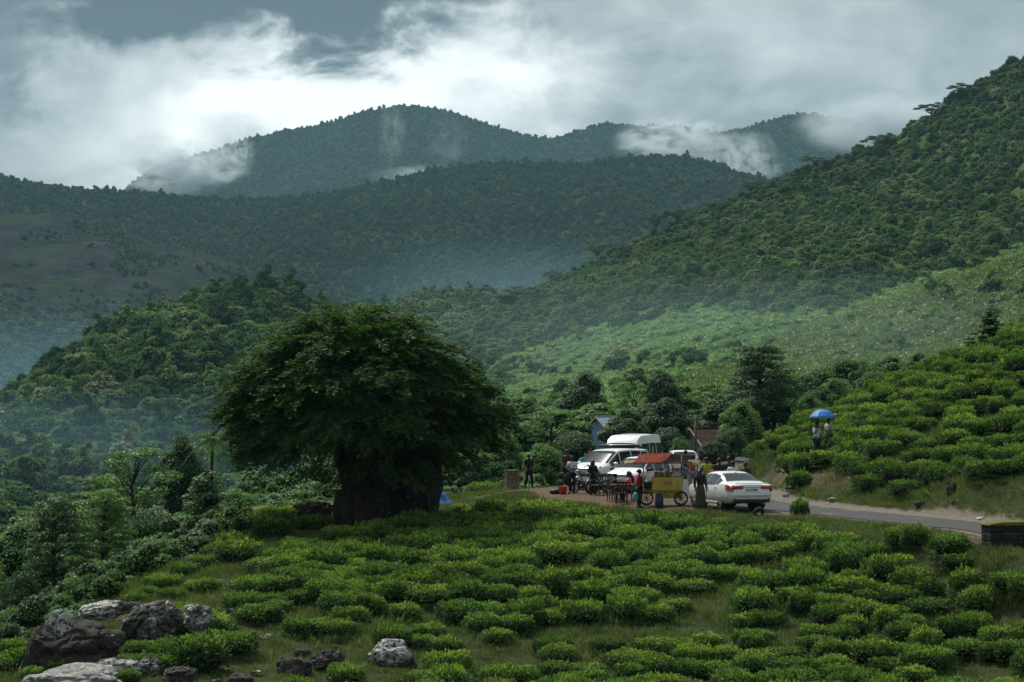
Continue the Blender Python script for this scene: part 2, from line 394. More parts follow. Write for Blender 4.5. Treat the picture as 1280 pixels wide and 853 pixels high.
def steps(*segs):
    o = [segs[0][0]]
    for a, b, st in segs: n = max(1, int(round((b - a) / st))); o += list(np.linspace(a, b, n + 1)[1:])
    return np.array(o)
def ground():
    xs = steps((-6000, -600, 600), (-600, -140, 23), (-140, -40, 2.5), (-40, 34, 0.4), (34, 140, 2.5), (140, 600, 23), (600, 6000, 600))
    ys = steps((-80, 40, 6), (40, 58, 1.2), (58, 128, 0.4), (128, 200, 1.5), (200, 620, 10), (620, 6400, 400))
    X, Y = np.meshgrid(xs, ys); Z = gz(X, Y); V = np.stack([X, Y, Z], -1).reshape(-1, 3)
    nx, ny = len(xs), len(ys); i, k = np.meshgrid(np.arange(ny - 1), np.arange(nx - 1), indexing='ij'); i = i.ravel(); k = k.ravel()
    me = mesh_np('ground', V, np.stack([i * nx + k, i * nx + k + 1, (i + 1) * nx + k + 1, (i + 1) * nx + k], 1), [M['ground']], smooth=True)
    x, y = V[:, 0], V[:, 1]; s, _ = road_rel(x, y)
    dirt = lotd(x, y)
    dirt = np.maximum(dirt, 0.9 * sstep(1.9, 2.1, np.abs(s)) * (1 - sstep(2.4, 2.9, np.abs(s) + 0.5 * fbm(x, y, 31, 2))) )
    pale = (s > 1.5) * (1 - sstep(3.0, 3.5, s + 0.5 * fbm(x * 0.8, y * 0.8, 33, 2))) * (y < 140) + (s < -1.1) * (1 - sstep(1.6, 2.0, -s + 0.5 * fbm(x * 0.8, y * 0.8, 35, 2))) * (y < 100) * 0.8
    px, py = proj(V + 0.0001)
    cut = np.exp(-((s - 5.4) / 2.0) ** 2) * (s > 2.5) * sstep(92, 97, y) * (y < 128) * (0.30 + 1.6 * fbm(x * 0.6, y * 0.6, 41, 3))
    near = np.exp(-((px - 985) / 75) ** 2 - ((py - 590) / 30) ** 2) * (y > 90) * (y < 112) * (0.45 + 1.5 * fbm(x * 0.9, y * 0.9, 45, 3))
    bare = np.exp(-((px - 270) / 30) ** 2 - ((py - 742) / 10) ** 2) * (y > 70) * (y < 84) * 0.8 + np.exp(-((px - 150) / 35) ** 2 - ((py - 768) / 8) ** 2) * (y > 62) * (y < 80) * 0.9 + np.exp(-((px - 585) / 25) ** 2 - ((py - 632) / 14) ** 2) * (y > 90) * (y < 112) * 0.8
    dirt = np.clip(np.maximum.reduce([dirt, cut, near, bare]), 0, 1)
    at_ = me.color_attributes.new('cover', 'FLOAT_COLOR', 'POINT')
    at_.data.foreach_set('color', np.stack([dirt, np.clip(pale, 0, 1), sstep(120, 200, y), np.ones(len(x))], 1).astype(np.float32).ravel())
    tag(link('ground', me), kind='structure')
def road():
    off = np.array([-1.3, -1.0, -0.5, 0.1, 0.8, 1.4, 1.75]); V = []; n = len(off)
    for j, (p, q) in enumerate(zip(RL, RN)):
        for i, o in enumerate(off):
            oo = o + (0.22 * float(fbm(np.array([j * 0.31]), np.array([o]), 51, 3)[0]) if i in (0, n - 1) else 0)
            V.append((p[0] + q[0] * oo, p[1] + q[1] * oo, 0))
    V = np.array(V); V[:, 2] = gz(V[:, 0], V[:, 1]) + 0.035 + 0.03 * (1 - (np.tile(off, len(RL)) / 1.9) ** 2) - 0.03 * np.isin(np.tile(np.arange(n), len(RL)), (0, n - 1))
    i, k = np.meshgrid(np.arange(len(RL) - 1), np.arange(n - 1), indexing='ij'); i = i.ravel(); k = k.ravel()
    tag(link('road', mesh_np('road', V, np.stack([i * n + k, i * n + k + 1, (i + 1) * n + k + 1, (i + 1) * n + k], 1), [M['asphalt']], smooth=True)), kind='structure')

M = {}
def _ground_mat():
    t = NT(mat('ground_cover')); p = t.pos(); a = t.n('Attribute', attribute_name='cover'); sp = t.n('SeparateColor'); t.L.new(a.outputs['Color'], sp.inputs[0])
    n1 = t.noise(0.5, 5, 0.6, p); n2 = t.noise(7, 5, 0.65, p); n3 = t.noise(38, 3, 0.6, p)
    g = t.ramp(n1, [(0.35, (0.062, 0.092, 0.030)), (0.65, (0.140, 0.160, 0.055))])
    g = t.mix(t.math('MULTIPLY', n2, 0.7), g, (0.035, 0.055, 0.016)); g = t.mix(t.math('MULTIPLY', sp.outputs[2], 0.85), g, (0.030, 0.062, 0.022))
    soil = t.ramp(n2, [(0.3, (0.15, 0.10, 0.066)), (0.7, (0.32, 0.23, 0.155))])
    soil = t.mix(sp.outputs[1], soil, t.ramp(n2, [(0.3, (0.26, 0.23, 0.19)), (0.7, (0.46, 0.42, 0.35))]))
    dm = t.math('MAXIMUM', sp.outputs[0], sp.outputs[1]); m = t.math('MULTIPLY_ADD', n2, 0.7); t.N[-1].inputs[2].default_value = -0.35
    k = t.math('ADD', dm, t.math('MULTIPLY', m, dm)); kk = t.n('MapRange'); kk.inputs[1].default_value = 0.3; kk.inputs[2].default_value = 0.62; t.L.new(k, kk.inputs[0])
    return t.out(t.mix(kk.outputs[0], g, soil), 0.9, 0.15, t.bump(t.math('ADD', n2, t.math('MULTIPLY', n3, 0.8)), 0.25))
M['ground'] = _ground_mat()
def _asphalt():
    t = NT(mat('asphalt')); p = t.pos(); n = t.noise(1.3, 6, 0.6, p, 0.4); f = t.noise(45, 3, 0.7, p); w = t.noise(0.45, 4, 0.6, p)
    c = t.mix(f, t.ramp(n, [(0.35, (0.038, 0.040, 0.042)), (0.68, (0.085, 0.086, 0.086))]), (0.05, 0.05, 0.05))
    c = t.mix(t.ramp(w, [(0.60, (0, 0, 0)), (0.68, (0.6, 0.6, 0.6))]), c, (0.15, 0.135, 0.11))
    return t.out(c, t.ramp(n, [(0.3, (0.7, 0.7, 0.7)), (0.6, (0.9, 0.9, 0.9))]), 0.2, t.bump(f, 0.01))
M['asphalt'] = _asphalt()
ground(); road()

# ------------------------------------------------------------------ hills and mountains
HILLS = {}
def hill(name, crest, base_y, base_z, back=0.5, prof=1.0, amp=6.0, wl=60.0, nx=140, ny=70, seed=1, m='hill_ground', xpad=0.6):
    """crest: (px, py, distance) along the skyline. The slope runs from the crest towards base_y (distance), base_z and a way down behind."""
    C = np.array([P(*c) for c in crest]); o = C[:, 0].argsort(); C = C[o]
    w = C[-1, 0] - C[0, 0]; xs = np.linspace(C[0, 0] - w * xpad * 0.3, C[-1, 0] + w * xpad * 0.3, nx)
    cy = np.interp(xs, C[:, 0], C[:, 1]); cz = np.interp(xs, C[:, 0], C[:, 2])
    mg = np.clip(np.maximum(C[0, 0] - xs, xs - C[-1, 0]) / (w * xpad * 0.3), 0, 1); cz = cz + (base_z - 25 - cz) * mg ** 0.7
    bz = np.minimum(base_z, gz(xs, np.full(nx, base_y)) - 1.5) if base_y < 600 else np.full(nx, float(base_z))
    bz = bz - 25 * mg
    sm = lambda a: np.convolve(np.pad(a, 2, mode='edge'), np.array([1, 2, 3, 2, 1]) / 9, 'valid')
    cy, cz = sm(cy), sm(cz)
    v = np.r_[np.linspace(-back, 0, 14, endpoint=False), np.linspace(0, 1, ny)]
    def H(x, y):
        c_y = np.interp(x, xs, cy); c_z = np.interp(x, xs, cz); b_z = np.interp(x, xs, bz); t = (c_y - y) / (c_y - base_y)
        tt = np.abs(t) ** prof
        z = np.where(t >= 0, c_z + (b_z - c_z) * np.clip(tt, 0, 1.3), c_z + (b_z - c_z) * np.abs(t) ** 1.3 * 0.9)
        k = sstep(0.0, 0.22, np.abs(t))
        return z + k * amp * (2.2 * fbm(x / wl, y / wl / 2.2, seed, 4) + 0.7 * np.sin(x / wl * 2.1 + 3 * fbm(x / wl / 2, y / wl / 3, seed + 9, 2)))
    V = []
    for t in v: y = cy + (base_y - cy) * t; V.append(np.stack([xs, y, H(xs, y)], 1))
    V = np.concatenate(V); ny2 = len(v); i, k = np.meshgrid(np.arange(ny2 - 1), np.arange(nx - 1), indexing='ij'); i = i.ravel(); k = k.ravel()
    tag(link(name, mesh_np(name, V, np.stack([i * nx + k, (i + 1) * nx + k, (i + 1) * nx + k + 1, i * nx + k + 1], 1), [M[m]], smooth=True)), kind='structure')
    HILLS[name] = dict(H=H, xs=xs, cy=cy, base=base_y, back=back)
def _hill_mat(name, c1, c2, s, bump):
    t = NT(mat(name)); p = t.pos(); n = t.noise(s, 6, 0.62, p); n2 = t.noise(s * 9, 4, 0.6, p)
    c = t.mix(t.math('MULTIPLY', n2, 0.6), t.ramp(n, [(0.35, c1), (0.65, c2)]), tuple(a * 0.55 for a in c1))
    return t.out(c, 1.0, 0.0, t.bump(t.math('ADD', n, n2), bump))
M['hill_ground'] = _hill_mat('forest_floor', (0.018, 0.032, 0.014), (0.036, 0.058, 0.024), 0.02, 1.0)
M['tea_ground'] = _hill_mat('tea_slope_ground', (0.045, 0.085, 0.026), (0.085, 0.125, 0.040), 0.05, 0.4)
def _rock_face():
    t = NT(mat('rock_face')); p = t.pos(); mp = t.n('Mapping'); mp.inputs['Scale'].default_value = (0.03, 0.03, 0.012); t.L.new(p, mp.inputs[0])
    st = t.noise(1.0, 7, 0.65, mp.outputs[0]); n = t.noise(0.012, 6, 0.6, p); n2 = t.noise(0.09, 5, 0.65, p)
    c = t.ramp(st, [(0.35, (0.018, 0.024, 0.023)), (0.66, (0.050, 0.058, 0.054))])
    c = t.mix(t.ramp(n, [(0.46, (0, 0, 0)), (0.6, (0.75, 0.75, 0.75))]), c, t.ramp(n2, [(0.3, (0.020, 0.034, 0.018)), (0.7, (0.050, 0.068, 0.034))]))
    return t.out(c, 1.0, 0.0, t.bump(t.math('ADD', st, n2), 12.0))
M['rock_face'] = _rock_face()
FAR = 5200
hill('mountain', [(px, py, FAR) for px, py in ((-300, 330), (60, 300), (120, 270), (152, 243), (165, 226), (185, 212), (210, 205), (245, 196), (280, 185), (330, 168), (400, 158), (460, 139), (500, 131), (545, 134), (600, 152), (650, 170),
     (700, 177), (735, 158), (765, 152), (800, 160), (850, 157), (905, 170), (960, 152), (1005, 140), (1050, 148), (1100, 162), (1160, 182), (1350, 200), (1600, 240))], 4100, 60, amp=16, wl=170, seed=3, nx=170)
hill('ridge', [(px, py, 2900) for px, py in ((-300, 190), (-60, 214), (0, 221), (50, 232), (100, 239), (160, 241), (230, 248), (330, 252), (420, 242), (500, 224), (560, 209), (640, 205), (720, 207), (800, 197), (870, 197), (920, 216), (1000, 238), (1100, 262), (1500, 300))],
     1750, -25, amp=11, wl=110, seed=13, nx=190, ny=80)
hill('rock_dome', [(px, py, 2150) for px, py in ((-350, 300), (-120, 278), (0, 268), (60, 267), (110, 276), (170, 294), (205, 311), (250, 313), (300, 332), (340, 352), (380, 378), (450, 410), (600, 450))],
     1500, -45, amp=7, wl=60, seed=23, m='rock_face', prof=1.25, nx=200, ny=90)
hill('wooded_hill', [(px, py, d) for px, py, d in ((-250, 640, 800), (-60, 580, 830), (0, 548, 850), (60, 492, 870), (130, 432, 890), (200, 397, 900), (260, 374, 900), (340, 366, 900), (385, 386, 890), (440, 405, 870), (520, 440, 850), (640, 490, 820))],
     430, -24, amp=5, wl=45, seed=33, nx=120)
hill('steep_hill', [(px, py, d) for px, py, d in ((480, 470, 1150), (520, 452, 1150), (560, 432, 1150), (600, 405, 1150), (640, 380, 1150), (700, 354, 1150), (750, 330, 1150), (800, 304, 1150), (850, 284, 1150), (900, 262, 1150), (950, 240, 1150),
     (1000, 220, 1150), (1050, 204, 1150), (1120, 180, 1150), (1150, 155, 1150), (1200, 124, 1150), (1240, 99, 1150), (1280, 78, 1150), (1340, 42, 1150), (1450, -20, 1150), (1600, -60, 1150))],
     420, -4, amp=7, wl=70, seed=43, nx=170, ny=110, m='tea_ground', prof=0.92)
hill('tea_ridge', [(px, py, d) for px, py, d in ((820, 500, 430), (900, 464, 440), (960, 434, 450), (1050, 404, 460), (1150, 369, 470), (1220, 344, 480), (1280, 328, 485), (1400, 290, 490), (1550, 260, 490))],
     240, -1, amp=1.6, wl=26, seed=53, nx=110, m='tea_ground', prof=0.9)
hill('foothill', [(px, py, 1500) for px, py in ((380, 420), (440, 400), (500, 383), (545, 375), (600, 370), (650, 378), (720, 390), (800, 420))], 900, -15, amp=6, wl=60, seed=63, nx=80)
# ------------------------------------------------------------------ foliage materials
G_DK, G_MD, G_LT, G_YL = (0.016, 0.036, 0.013), (0.030, 0.062, 0.020), (0.058, 0.100, 0.030), (0.095, 0.125, 0.040)
M['forest'] = leaf_mat('forest_leaves', [(0.0, (0.036, 0.083, 0.031)), (0.35, (0.064, 0.131, 0.045)), (0.7, (0.107, 0.190, 0.064)), (0.9, (0.175, 0.239, 0.088)), (1.0, (0.244, 0.253, 0.146))], 0.15, 0.85, 0.02, island=0.7, posvar=0.009, jit=1.0)
M['tea'] = leaf_mat('tea_leaves', [(0.0, (0.032, 0.070, 0.021)), (0.5, (0.052, 0.104, 0.027)), (1.0, (0.078, 0.138, 0.032))], 0.22, 0.6, 0.10, island=1.1, posvar=0.25, jit=1.1)
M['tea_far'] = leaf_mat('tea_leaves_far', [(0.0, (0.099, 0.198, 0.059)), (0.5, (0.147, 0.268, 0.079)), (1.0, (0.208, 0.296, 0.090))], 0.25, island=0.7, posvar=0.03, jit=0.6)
M['leaf_dark'] = leaf_mat('leaves_dark', [(0.0, (0.032, 0.074, 0.028)), (1.0, (0.061, 0.121, 0.041))], 0.2, island=0.8)
M['leaf_mid'] = leaf_mat('leaves_mid', [(0.0, (0.070, 0.155, 0.047)), (1.0, (0.118, 0.211, 0.061))], 0.3, island=0.8)
M['leaf_pale'] = leaf_mat('leaves_pale', [(0.0, (0.117, 0.215, 0.066)), (1.0, (0.176, 0.254, 0.088))], 0.3, island=0.8)
M['leaf_grey'] = leaf_mat('leaves_grey', [(0.0, (0.117, 0.166, 0.108)), (1.0, (0.156, 0.215, 0.137))], 0.3, island=0.8)
M['leaf_big'] = leaf_mat('leaves_spreading_tree', [(0.0, (0.048, 0.098, 0.030)), (1.0, (0.050, 0.100, 0.030))], 0.25, 0.7, 0.08, island=1.1, posvar=0.9, jit=1.2)
M['grass'] = leaf_mat('grass_blades', [(0.0, (0.055, 0.085, 0.030)), (0.7, (0.100, 0.135, 0.045)), (1.0, (0.16, 0.165, 0.075))], 0.3, island=0.6, posvar=0.5, jit=0.9)
M['tea_young'] = leaf_mat('tea_young_lit_shoots', [(0.0, (0.100, 0.175, 0.036)), (0.5, (0.150, 0.240, 0.046)), (1.0, (0.215, 0.290, 0.056))], 0.3, 0.6, 0.10, island=0.9, posvar=0.3, jit=1.0)  # young-shoot green, brightened to paint lit tops on the bushes
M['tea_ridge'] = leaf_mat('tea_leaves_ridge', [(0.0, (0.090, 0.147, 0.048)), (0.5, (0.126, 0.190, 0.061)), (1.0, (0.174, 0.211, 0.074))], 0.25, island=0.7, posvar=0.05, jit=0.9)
M['inner'] = simple('crown_core_fill', (0.012, 0.020, 0.008), 0.95, 0.05)  # near-black fill for the solid core behind the leaves
def _bark(name, c1, c2):
    t = NT(mat(name)); o = t.obj(); mp = t.n('Mapping'); mp.inputs['Scale'].default_value = (6, 6, 1.2); t.L.new(o, mp.inputs[0]); n = t.noise(1.5, 6, 0.65, mp.outputs[0])
    return t.out(t.ramp(n, [(0.3, c1), (0.7, c2)]), 0.9, 0.15, t.bump(n, 0.04))
M['bark'] = _bark('bark_dark', (0.020, 0.017, 0.013), (0.060, 0.050, 0.038))
M['bark_pale'] = _bark('bark_pale', (0.07, 0.06, 0.05), (0.16, 0.14, 0.115))

# ------------------------------------------------------------------ plant shapes (metres)
def blob_leaves(g, c, r, n, Lh, up=0.35, jit=0.55, shell=0.25):
    """leaf clump: leaves on and just inside an ellipsoid, facing outward and up"""
    u = unit(n, g); u[:, 2] = np.where(u[:, 2] < -0.55, -u[:, 2], u[:, 2]); rad = 1 - shell * g.random((n, 1)) ** 1.5
    C = np.asarray(c) + u * np.asarray(r) * rad
    Nn = u * np.array([1, 1, 1.0]) + unit(n, g) * jit + np.array([0, 0, up]); Nn /= np.linalg.norm(Nn, axis=1, keepdims=True)
    D = np.cross(Nn, unit(n, g)); D += u * 0.35; L_ = Lh * (0.6 + 0.8 * g.random(n))
    return leaves(C - D / (np.linalg.norm(D, axis=1, keepdims=True) + 1e-9) * L_[:, None] * 0.5, D, Nn, L_, L_ * 0.62)
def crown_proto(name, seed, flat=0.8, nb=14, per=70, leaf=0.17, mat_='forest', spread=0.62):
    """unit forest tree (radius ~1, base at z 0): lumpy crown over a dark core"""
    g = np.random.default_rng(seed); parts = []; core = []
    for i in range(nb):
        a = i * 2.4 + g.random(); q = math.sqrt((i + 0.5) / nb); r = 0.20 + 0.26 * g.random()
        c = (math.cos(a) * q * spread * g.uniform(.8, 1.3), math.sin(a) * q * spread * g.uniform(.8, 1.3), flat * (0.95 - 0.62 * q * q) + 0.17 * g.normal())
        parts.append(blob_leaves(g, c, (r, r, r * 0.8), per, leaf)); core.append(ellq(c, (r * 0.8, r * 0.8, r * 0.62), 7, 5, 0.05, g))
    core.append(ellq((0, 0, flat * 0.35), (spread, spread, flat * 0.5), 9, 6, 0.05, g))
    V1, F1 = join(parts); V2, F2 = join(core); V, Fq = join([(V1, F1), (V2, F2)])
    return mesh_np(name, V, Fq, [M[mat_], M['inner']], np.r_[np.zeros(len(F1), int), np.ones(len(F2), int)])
FT = [crown_proto('forest_crown', 100 + i, *a) for i, a in enumerate(((0.95, 16, 130, .14), (0.8, 11, 140, .14), (1.25, 16, 120, .13), (0.7, 9, 150, .14), (1.05, 18, 110, .13), (0.6, 13, 130, .13), (1.6, 14, 120, .14)))]
M['forest_far'] = leaf_mat('forest_leaves_far', [(0.0, (0.029, 0.058, 0.028)), (0.5, (0.052, 0.096, 0.041)), (0.9, (0.087, 0.133, 0.058)), (1.0, (0.145, 0.157, 0.096))], 0.1, 0.9, 0.02, island=0.9, posvar=0.007, jit=1.2)  # forest leaf colours darkened to paint cloud shadow on the far slopes
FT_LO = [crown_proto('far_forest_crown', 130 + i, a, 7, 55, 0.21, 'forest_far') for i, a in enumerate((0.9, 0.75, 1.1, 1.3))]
M['hill_scrub'] = leaf_mat('hillside_scrub', [(0.0, (0.053, 0.100, 0.037)), (0.4, (0.088, 0.156, 0.053)), (0.8, (0.133, 0.211, 0.068)), (1.0, (0.218, 0.234, 0.109))], 0.15, 0.85, 0.02, island=0.6, posvar=0.012, jit=0.8)
FT_HILL = [crown_proto('scrub_crown', 170 + i, a, 13, 180, 0.11, 'hill_scrub') for i, a in enumerate((0.9, 0.7, 1.1, 0.6, 0.8))]
FT_PALE = [crown_proto('pale_crown', 150 + i, a, 12, 160, 0.11, 'leaf_pale') for i, a in enumerate((0.8, 0.65, 1.1))] 

def fill_hill(name, hn, n, size, protos, mask, label, cat='forest', seed=1, vlo=-0.06, vhi=1.0, sink=0.25, zs=(0.8, 1.25), xlim=None):
    h = HILLS[hn]; g = np.random.default_rng(seed); m = int(n)
    xa, xb = (h['xs'][0], h['xs'][-1]) if xlim is None else xlim
    x = g.uniform(xa, xb, m); v = g.uniform(vlo, vhi, m); cy = np.interp(x, h['xs'], h['cy']); y = cy + (h['base'] - cy) * v
    z = h['H'](x, y); p = np.stack([x, y, z], 1); px, py = proj(p); k = (px > -260) & (px < 1540) & mask(px, py, x, y, v, g) & (z > gz(x, y) - 2) if hn in ('wooded_hill', 'steep_hill', 'tea_ridge') else (px > -260) & (px < 1540) & mask(px, py, x, y, v, g)
    p = p[k]; c = len(p); s = size * np.minimum(np.exp(g.normal(0, 0.36, c)), 1.75); p[:, 2] -= s * sink
    scatter(name, p, np.stack([g.normal(0, 0.08, c), g.normal(0, 0.08, c), g.uniform(0, 6.28, c)], 1), np.stack([s * g.uniform(.75, 1.35, c), s * g.uniform(.75, 1.35, c), s * g.uniform(zs[0], zs[1], c)], 1), g.integers(0, len(protos), c), protos, label, cat)
    return c
ALL = lambda px, py, x, y, v, g: np.ones(len(px), bool)
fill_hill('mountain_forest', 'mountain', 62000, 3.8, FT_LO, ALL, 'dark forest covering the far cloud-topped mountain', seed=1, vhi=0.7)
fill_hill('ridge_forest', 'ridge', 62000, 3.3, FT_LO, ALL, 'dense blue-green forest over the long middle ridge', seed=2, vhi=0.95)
def m_dome(px, py, x, y, v, g):
    lo = np.interp(px, [-200, 0, 100, 150, 190, 260, 330, 420], [385, 388, 398, 402, 392, 372, 362, 380]); return (py > lo + g.normal(0, 5, len(px))) | (g.random(len(px)) < 0.003) | (px > 400)
fill_hill('dome_foot_forest', 'rock_dome', 14000, 3.6, FT, m_dome, 'hazy forest below the bare rock dome', seed=3)
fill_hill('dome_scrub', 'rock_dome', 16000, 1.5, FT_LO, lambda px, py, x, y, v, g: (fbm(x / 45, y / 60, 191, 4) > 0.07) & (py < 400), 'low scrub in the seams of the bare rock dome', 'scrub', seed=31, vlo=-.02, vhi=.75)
fill_hill('wooded_hill_forest', 'wooded_hill', 8500, 3.3, FT, ALL, 'dense forest covering the rounded hill behind the spreading tree', seed=4, zs=(0.75, 1.35))
fill_hill('foothill_forest', 'foothill', 7000, 4.0, FT + FT_PALE[:1], ALL, 'pale hazy forest on the low foothill between the slopes', seed=5)
TEA_D = [(540, 470), (600, 452), (660, 440), (700, 425), (760, 408), (830, 398), (880, 382), (930, 392), (1040, 392), (1090, 372), (1140, 352), (1200, 336), (1280, 302), (1600, 200), (1600, 560), (500, 560)]
def m_steep(px, py, x, y, v, g):
    t = inpoly(px + g.normal(0, 6, len(px)), py + g.normal(0, 3, len(px)), TEA_D); return ~t | (g.random(len(px)) < np.where((py > 425) & (px < 900), 0.05, 0.004))
fill_hill('steep_hill_forest', 'steep_hill', 30000, 2.45, FT_HILL + FT[:2], m_steep, 'dense scrubby forest on the steep hillside under the clouds', seed=6, vhi=0.98)
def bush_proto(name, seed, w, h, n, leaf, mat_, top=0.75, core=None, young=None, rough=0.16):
    """clipped bush: leaves on an uneven flat-topped mound, young shoots in lit-top colour standing up on top, solid dark core"""
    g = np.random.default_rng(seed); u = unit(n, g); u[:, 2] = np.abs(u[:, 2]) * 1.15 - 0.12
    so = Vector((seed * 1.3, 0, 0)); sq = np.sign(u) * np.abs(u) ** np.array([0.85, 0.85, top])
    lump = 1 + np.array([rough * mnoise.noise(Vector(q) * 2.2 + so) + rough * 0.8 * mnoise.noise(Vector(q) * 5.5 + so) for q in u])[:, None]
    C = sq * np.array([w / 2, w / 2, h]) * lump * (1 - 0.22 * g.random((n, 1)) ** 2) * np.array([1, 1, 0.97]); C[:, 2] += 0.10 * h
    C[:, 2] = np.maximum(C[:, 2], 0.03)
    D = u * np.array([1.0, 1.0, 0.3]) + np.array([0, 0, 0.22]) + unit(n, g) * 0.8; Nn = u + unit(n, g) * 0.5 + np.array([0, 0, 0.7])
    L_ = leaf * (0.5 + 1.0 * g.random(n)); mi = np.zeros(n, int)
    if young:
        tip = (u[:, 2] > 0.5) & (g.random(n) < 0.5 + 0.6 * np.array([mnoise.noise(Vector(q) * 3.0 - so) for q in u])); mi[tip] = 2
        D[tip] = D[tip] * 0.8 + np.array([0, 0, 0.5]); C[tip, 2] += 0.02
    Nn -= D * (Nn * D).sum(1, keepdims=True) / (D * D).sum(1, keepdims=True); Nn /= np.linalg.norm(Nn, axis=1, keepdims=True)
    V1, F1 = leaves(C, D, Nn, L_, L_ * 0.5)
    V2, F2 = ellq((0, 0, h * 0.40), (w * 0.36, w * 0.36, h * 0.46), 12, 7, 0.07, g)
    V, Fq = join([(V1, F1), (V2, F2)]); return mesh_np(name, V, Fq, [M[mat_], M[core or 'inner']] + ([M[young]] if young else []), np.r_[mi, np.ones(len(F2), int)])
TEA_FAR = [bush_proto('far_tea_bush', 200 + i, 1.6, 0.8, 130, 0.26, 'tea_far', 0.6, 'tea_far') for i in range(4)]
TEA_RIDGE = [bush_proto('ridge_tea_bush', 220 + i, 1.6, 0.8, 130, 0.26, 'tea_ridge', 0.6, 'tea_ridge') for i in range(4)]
def m_teaD(px, py, x, y, v, g): return inpoly(px, py, TEA_D) & ((v * 34 + 2.5 * fbm(x / 60, y / 90, 201, 3)) % 1 < 0.72)
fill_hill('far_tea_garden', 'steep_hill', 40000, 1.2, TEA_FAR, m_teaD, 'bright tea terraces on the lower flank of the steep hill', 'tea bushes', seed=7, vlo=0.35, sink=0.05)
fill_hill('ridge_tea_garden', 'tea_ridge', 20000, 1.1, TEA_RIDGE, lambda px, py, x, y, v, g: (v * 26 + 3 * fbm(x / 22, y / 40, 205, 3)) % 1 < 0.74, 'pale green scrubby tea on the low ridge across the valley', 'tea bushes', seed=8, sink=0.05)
fill_hill('ridge_scrub', 'tea_ridge', 420, 1.5, FT + FT_PALE, lambda px, py, x, y, v, g: fbm(x / 14, y / 20, 91, 3) > 0.06, 'loose scrub dotted over the tea ridge', 'scrub', seed=9)
# ------------------------------------------------------------------ tea bushes
TEA = [bush_proto('tea_bush', 300 + i, w, h, int(n * 1.4), 0.082, 'tea', tp, None, 'tea_young', 0.22) for i, (w, h, n, tp) in enumerate(((1.40, 0.58, 2300, 0.42), (1.60, 0.56, 2600, 0.38), (1.25, 0.60, 2000, 0.45), (1.7, 0.52, 2700, 0.36), (1.1, 0.64, 1900, 0.5), (1.45, 0.66, 2300, 0.42)))]
FIELD = [(175, 840), (195, 790), (285, 765), (305, 735), (340, 703), (420, 690), (470, 674), (560, 664), (590, 655), (620, 642), (700, 644), (790, 660), (870, 666), (960, 668), (1060, 672), (1230, 690), (1300, 694), (1500, 735), (1500, 960), (400, 960), (350, 880), (320, 840), (300, 850)]
GAPS = [(440, 808, 45, 22, 1), (540, 782, 38, 12, .9), (700, 714, 40, 11, .95), (610, 830, 60, 20, .8), (730, 800, 55, 18, .8), (660, 770, 40, 12, .6), (905, 750, 60, 20, 1), (975, 714, 50, 14, .9), (860, 800, 60, 16, .8), (1225, 845, 50, 20, .9), (335, 800, 50, 30, 1),
        (340, 850, 100, 22, 1), (780, 730, 30, 9, .6), (1130, 720, 30, 8, .5), (480, 850, 40, 25, 1), (1010, 780, 25, 14, .7), (300, 735, 20, 12, .8), (700, 760, 20, 8, .6)]
def tea_spots():
    g = np.random.default_rng(77); o = []
    for r, y0 in enumerate(np.arange(62, 106, 1.16)):
        for x0 in np.arange(-16, 32, 0.97):
            x = x0 + (0.6 if r % 2 else 0) + g.normal(0, 0.14); y = y0 + 3.4 * float(fbm(np.array([x * 0.07]), np.array([y0 * 0.05]), 61, 2)[0]) + 0.10 * x + g.normal(0, 0.12)
            o.append((x, y))
    o = np.array(o); z = gz(o[:, 0], o[:, 1]); px, py = proj(np.c_[o, z]); s, _ = road_rel(o[:, 0], o[:, 1])
    k = inpoly(px, py, FIELD) & (s < -2.5) & (lotd(o[:, 0], o[:, 1]) < 0.3) & (o[:, 1] < 107)
    den = 1.0 - 1.15 * sum(a * np.exp(-((px - cx) / rx) ** 2 - ((py - cy) / ry) ** 2) for cx, cy, rx, ry, a in GAPS) - 0.25 * (fbm(o[:, 0] * 0.3, o[:, 1] * 0.3, 81, 3) > 0.12) * (py > 690)
    k &= ~((px > 1205) & (px < 1300) & (py > 670) & (py < 722))
    k &= g.random(len(o)) < np.clip(den * 1.15 - 0.06 - 0.20 * sstep(690, 750, py), 0, 1)
    # on the slope above the road
    h = []
    for r, y0 in enumerate(np.arange(78, 150, 1.15)):
        for x0 in np.arange(6, 60, 1.05): h.append((x0 + (0.6 if r % 2 else 0) + g.normal(0, 0.2), y0 + 0.30 * x0 - 6 + g.normal(0, 0.2)))
    h = np.array(h); hz = gz(h[:, 0], h[:, 1]); qx, qy = proj(np.c_[h, hz]); hs, _ = road_rel(h[:, 0], h[:, 1])
    low = np.exp(-((qx - 1180) / 110) ** 2 - ((qy - 618) / 26) ** 2) + 0.8 * np.exp(-((qx - 1000) / 70) ** 2 - ((qy - 600) / 22) ** 2) + 0.7 * np.exp(-((qx - 1190) / 60) ** 2 - ((qy - 560) / 10) ** 2) + .6 * np.exp(-((qx - 1230) / 40) ** 2 - ((qy - 520) / 10) ** 2)
    kh = (hs > 4.3) & (qx > 860) & (qx < 1560) & (h[:, 1] < 150) & (g.random(len(h)) < np.clip(1.0 - 0.65 * low, 0, 1))
    kh &= np.hypot(h[:, 0] - UMB[0], h[:, 1] - UMB[1]) > 1.0
    ex = np.array([at(a_, d_) for a_, d_ in ((1008, 102.8), (1020, 102.5), (1033, 102.6), (1046, 103.0), (1000, 104.2), (1052, 104.6), (1058, 103.2), (990, 105.5), (1000, 101.5))])
    return np.c_[o, z][k], np.r_[np.c_[h, hz][kh], ex]
UMB = at(1027, 104.5)
SPOT, SLOPE = tea_spots()
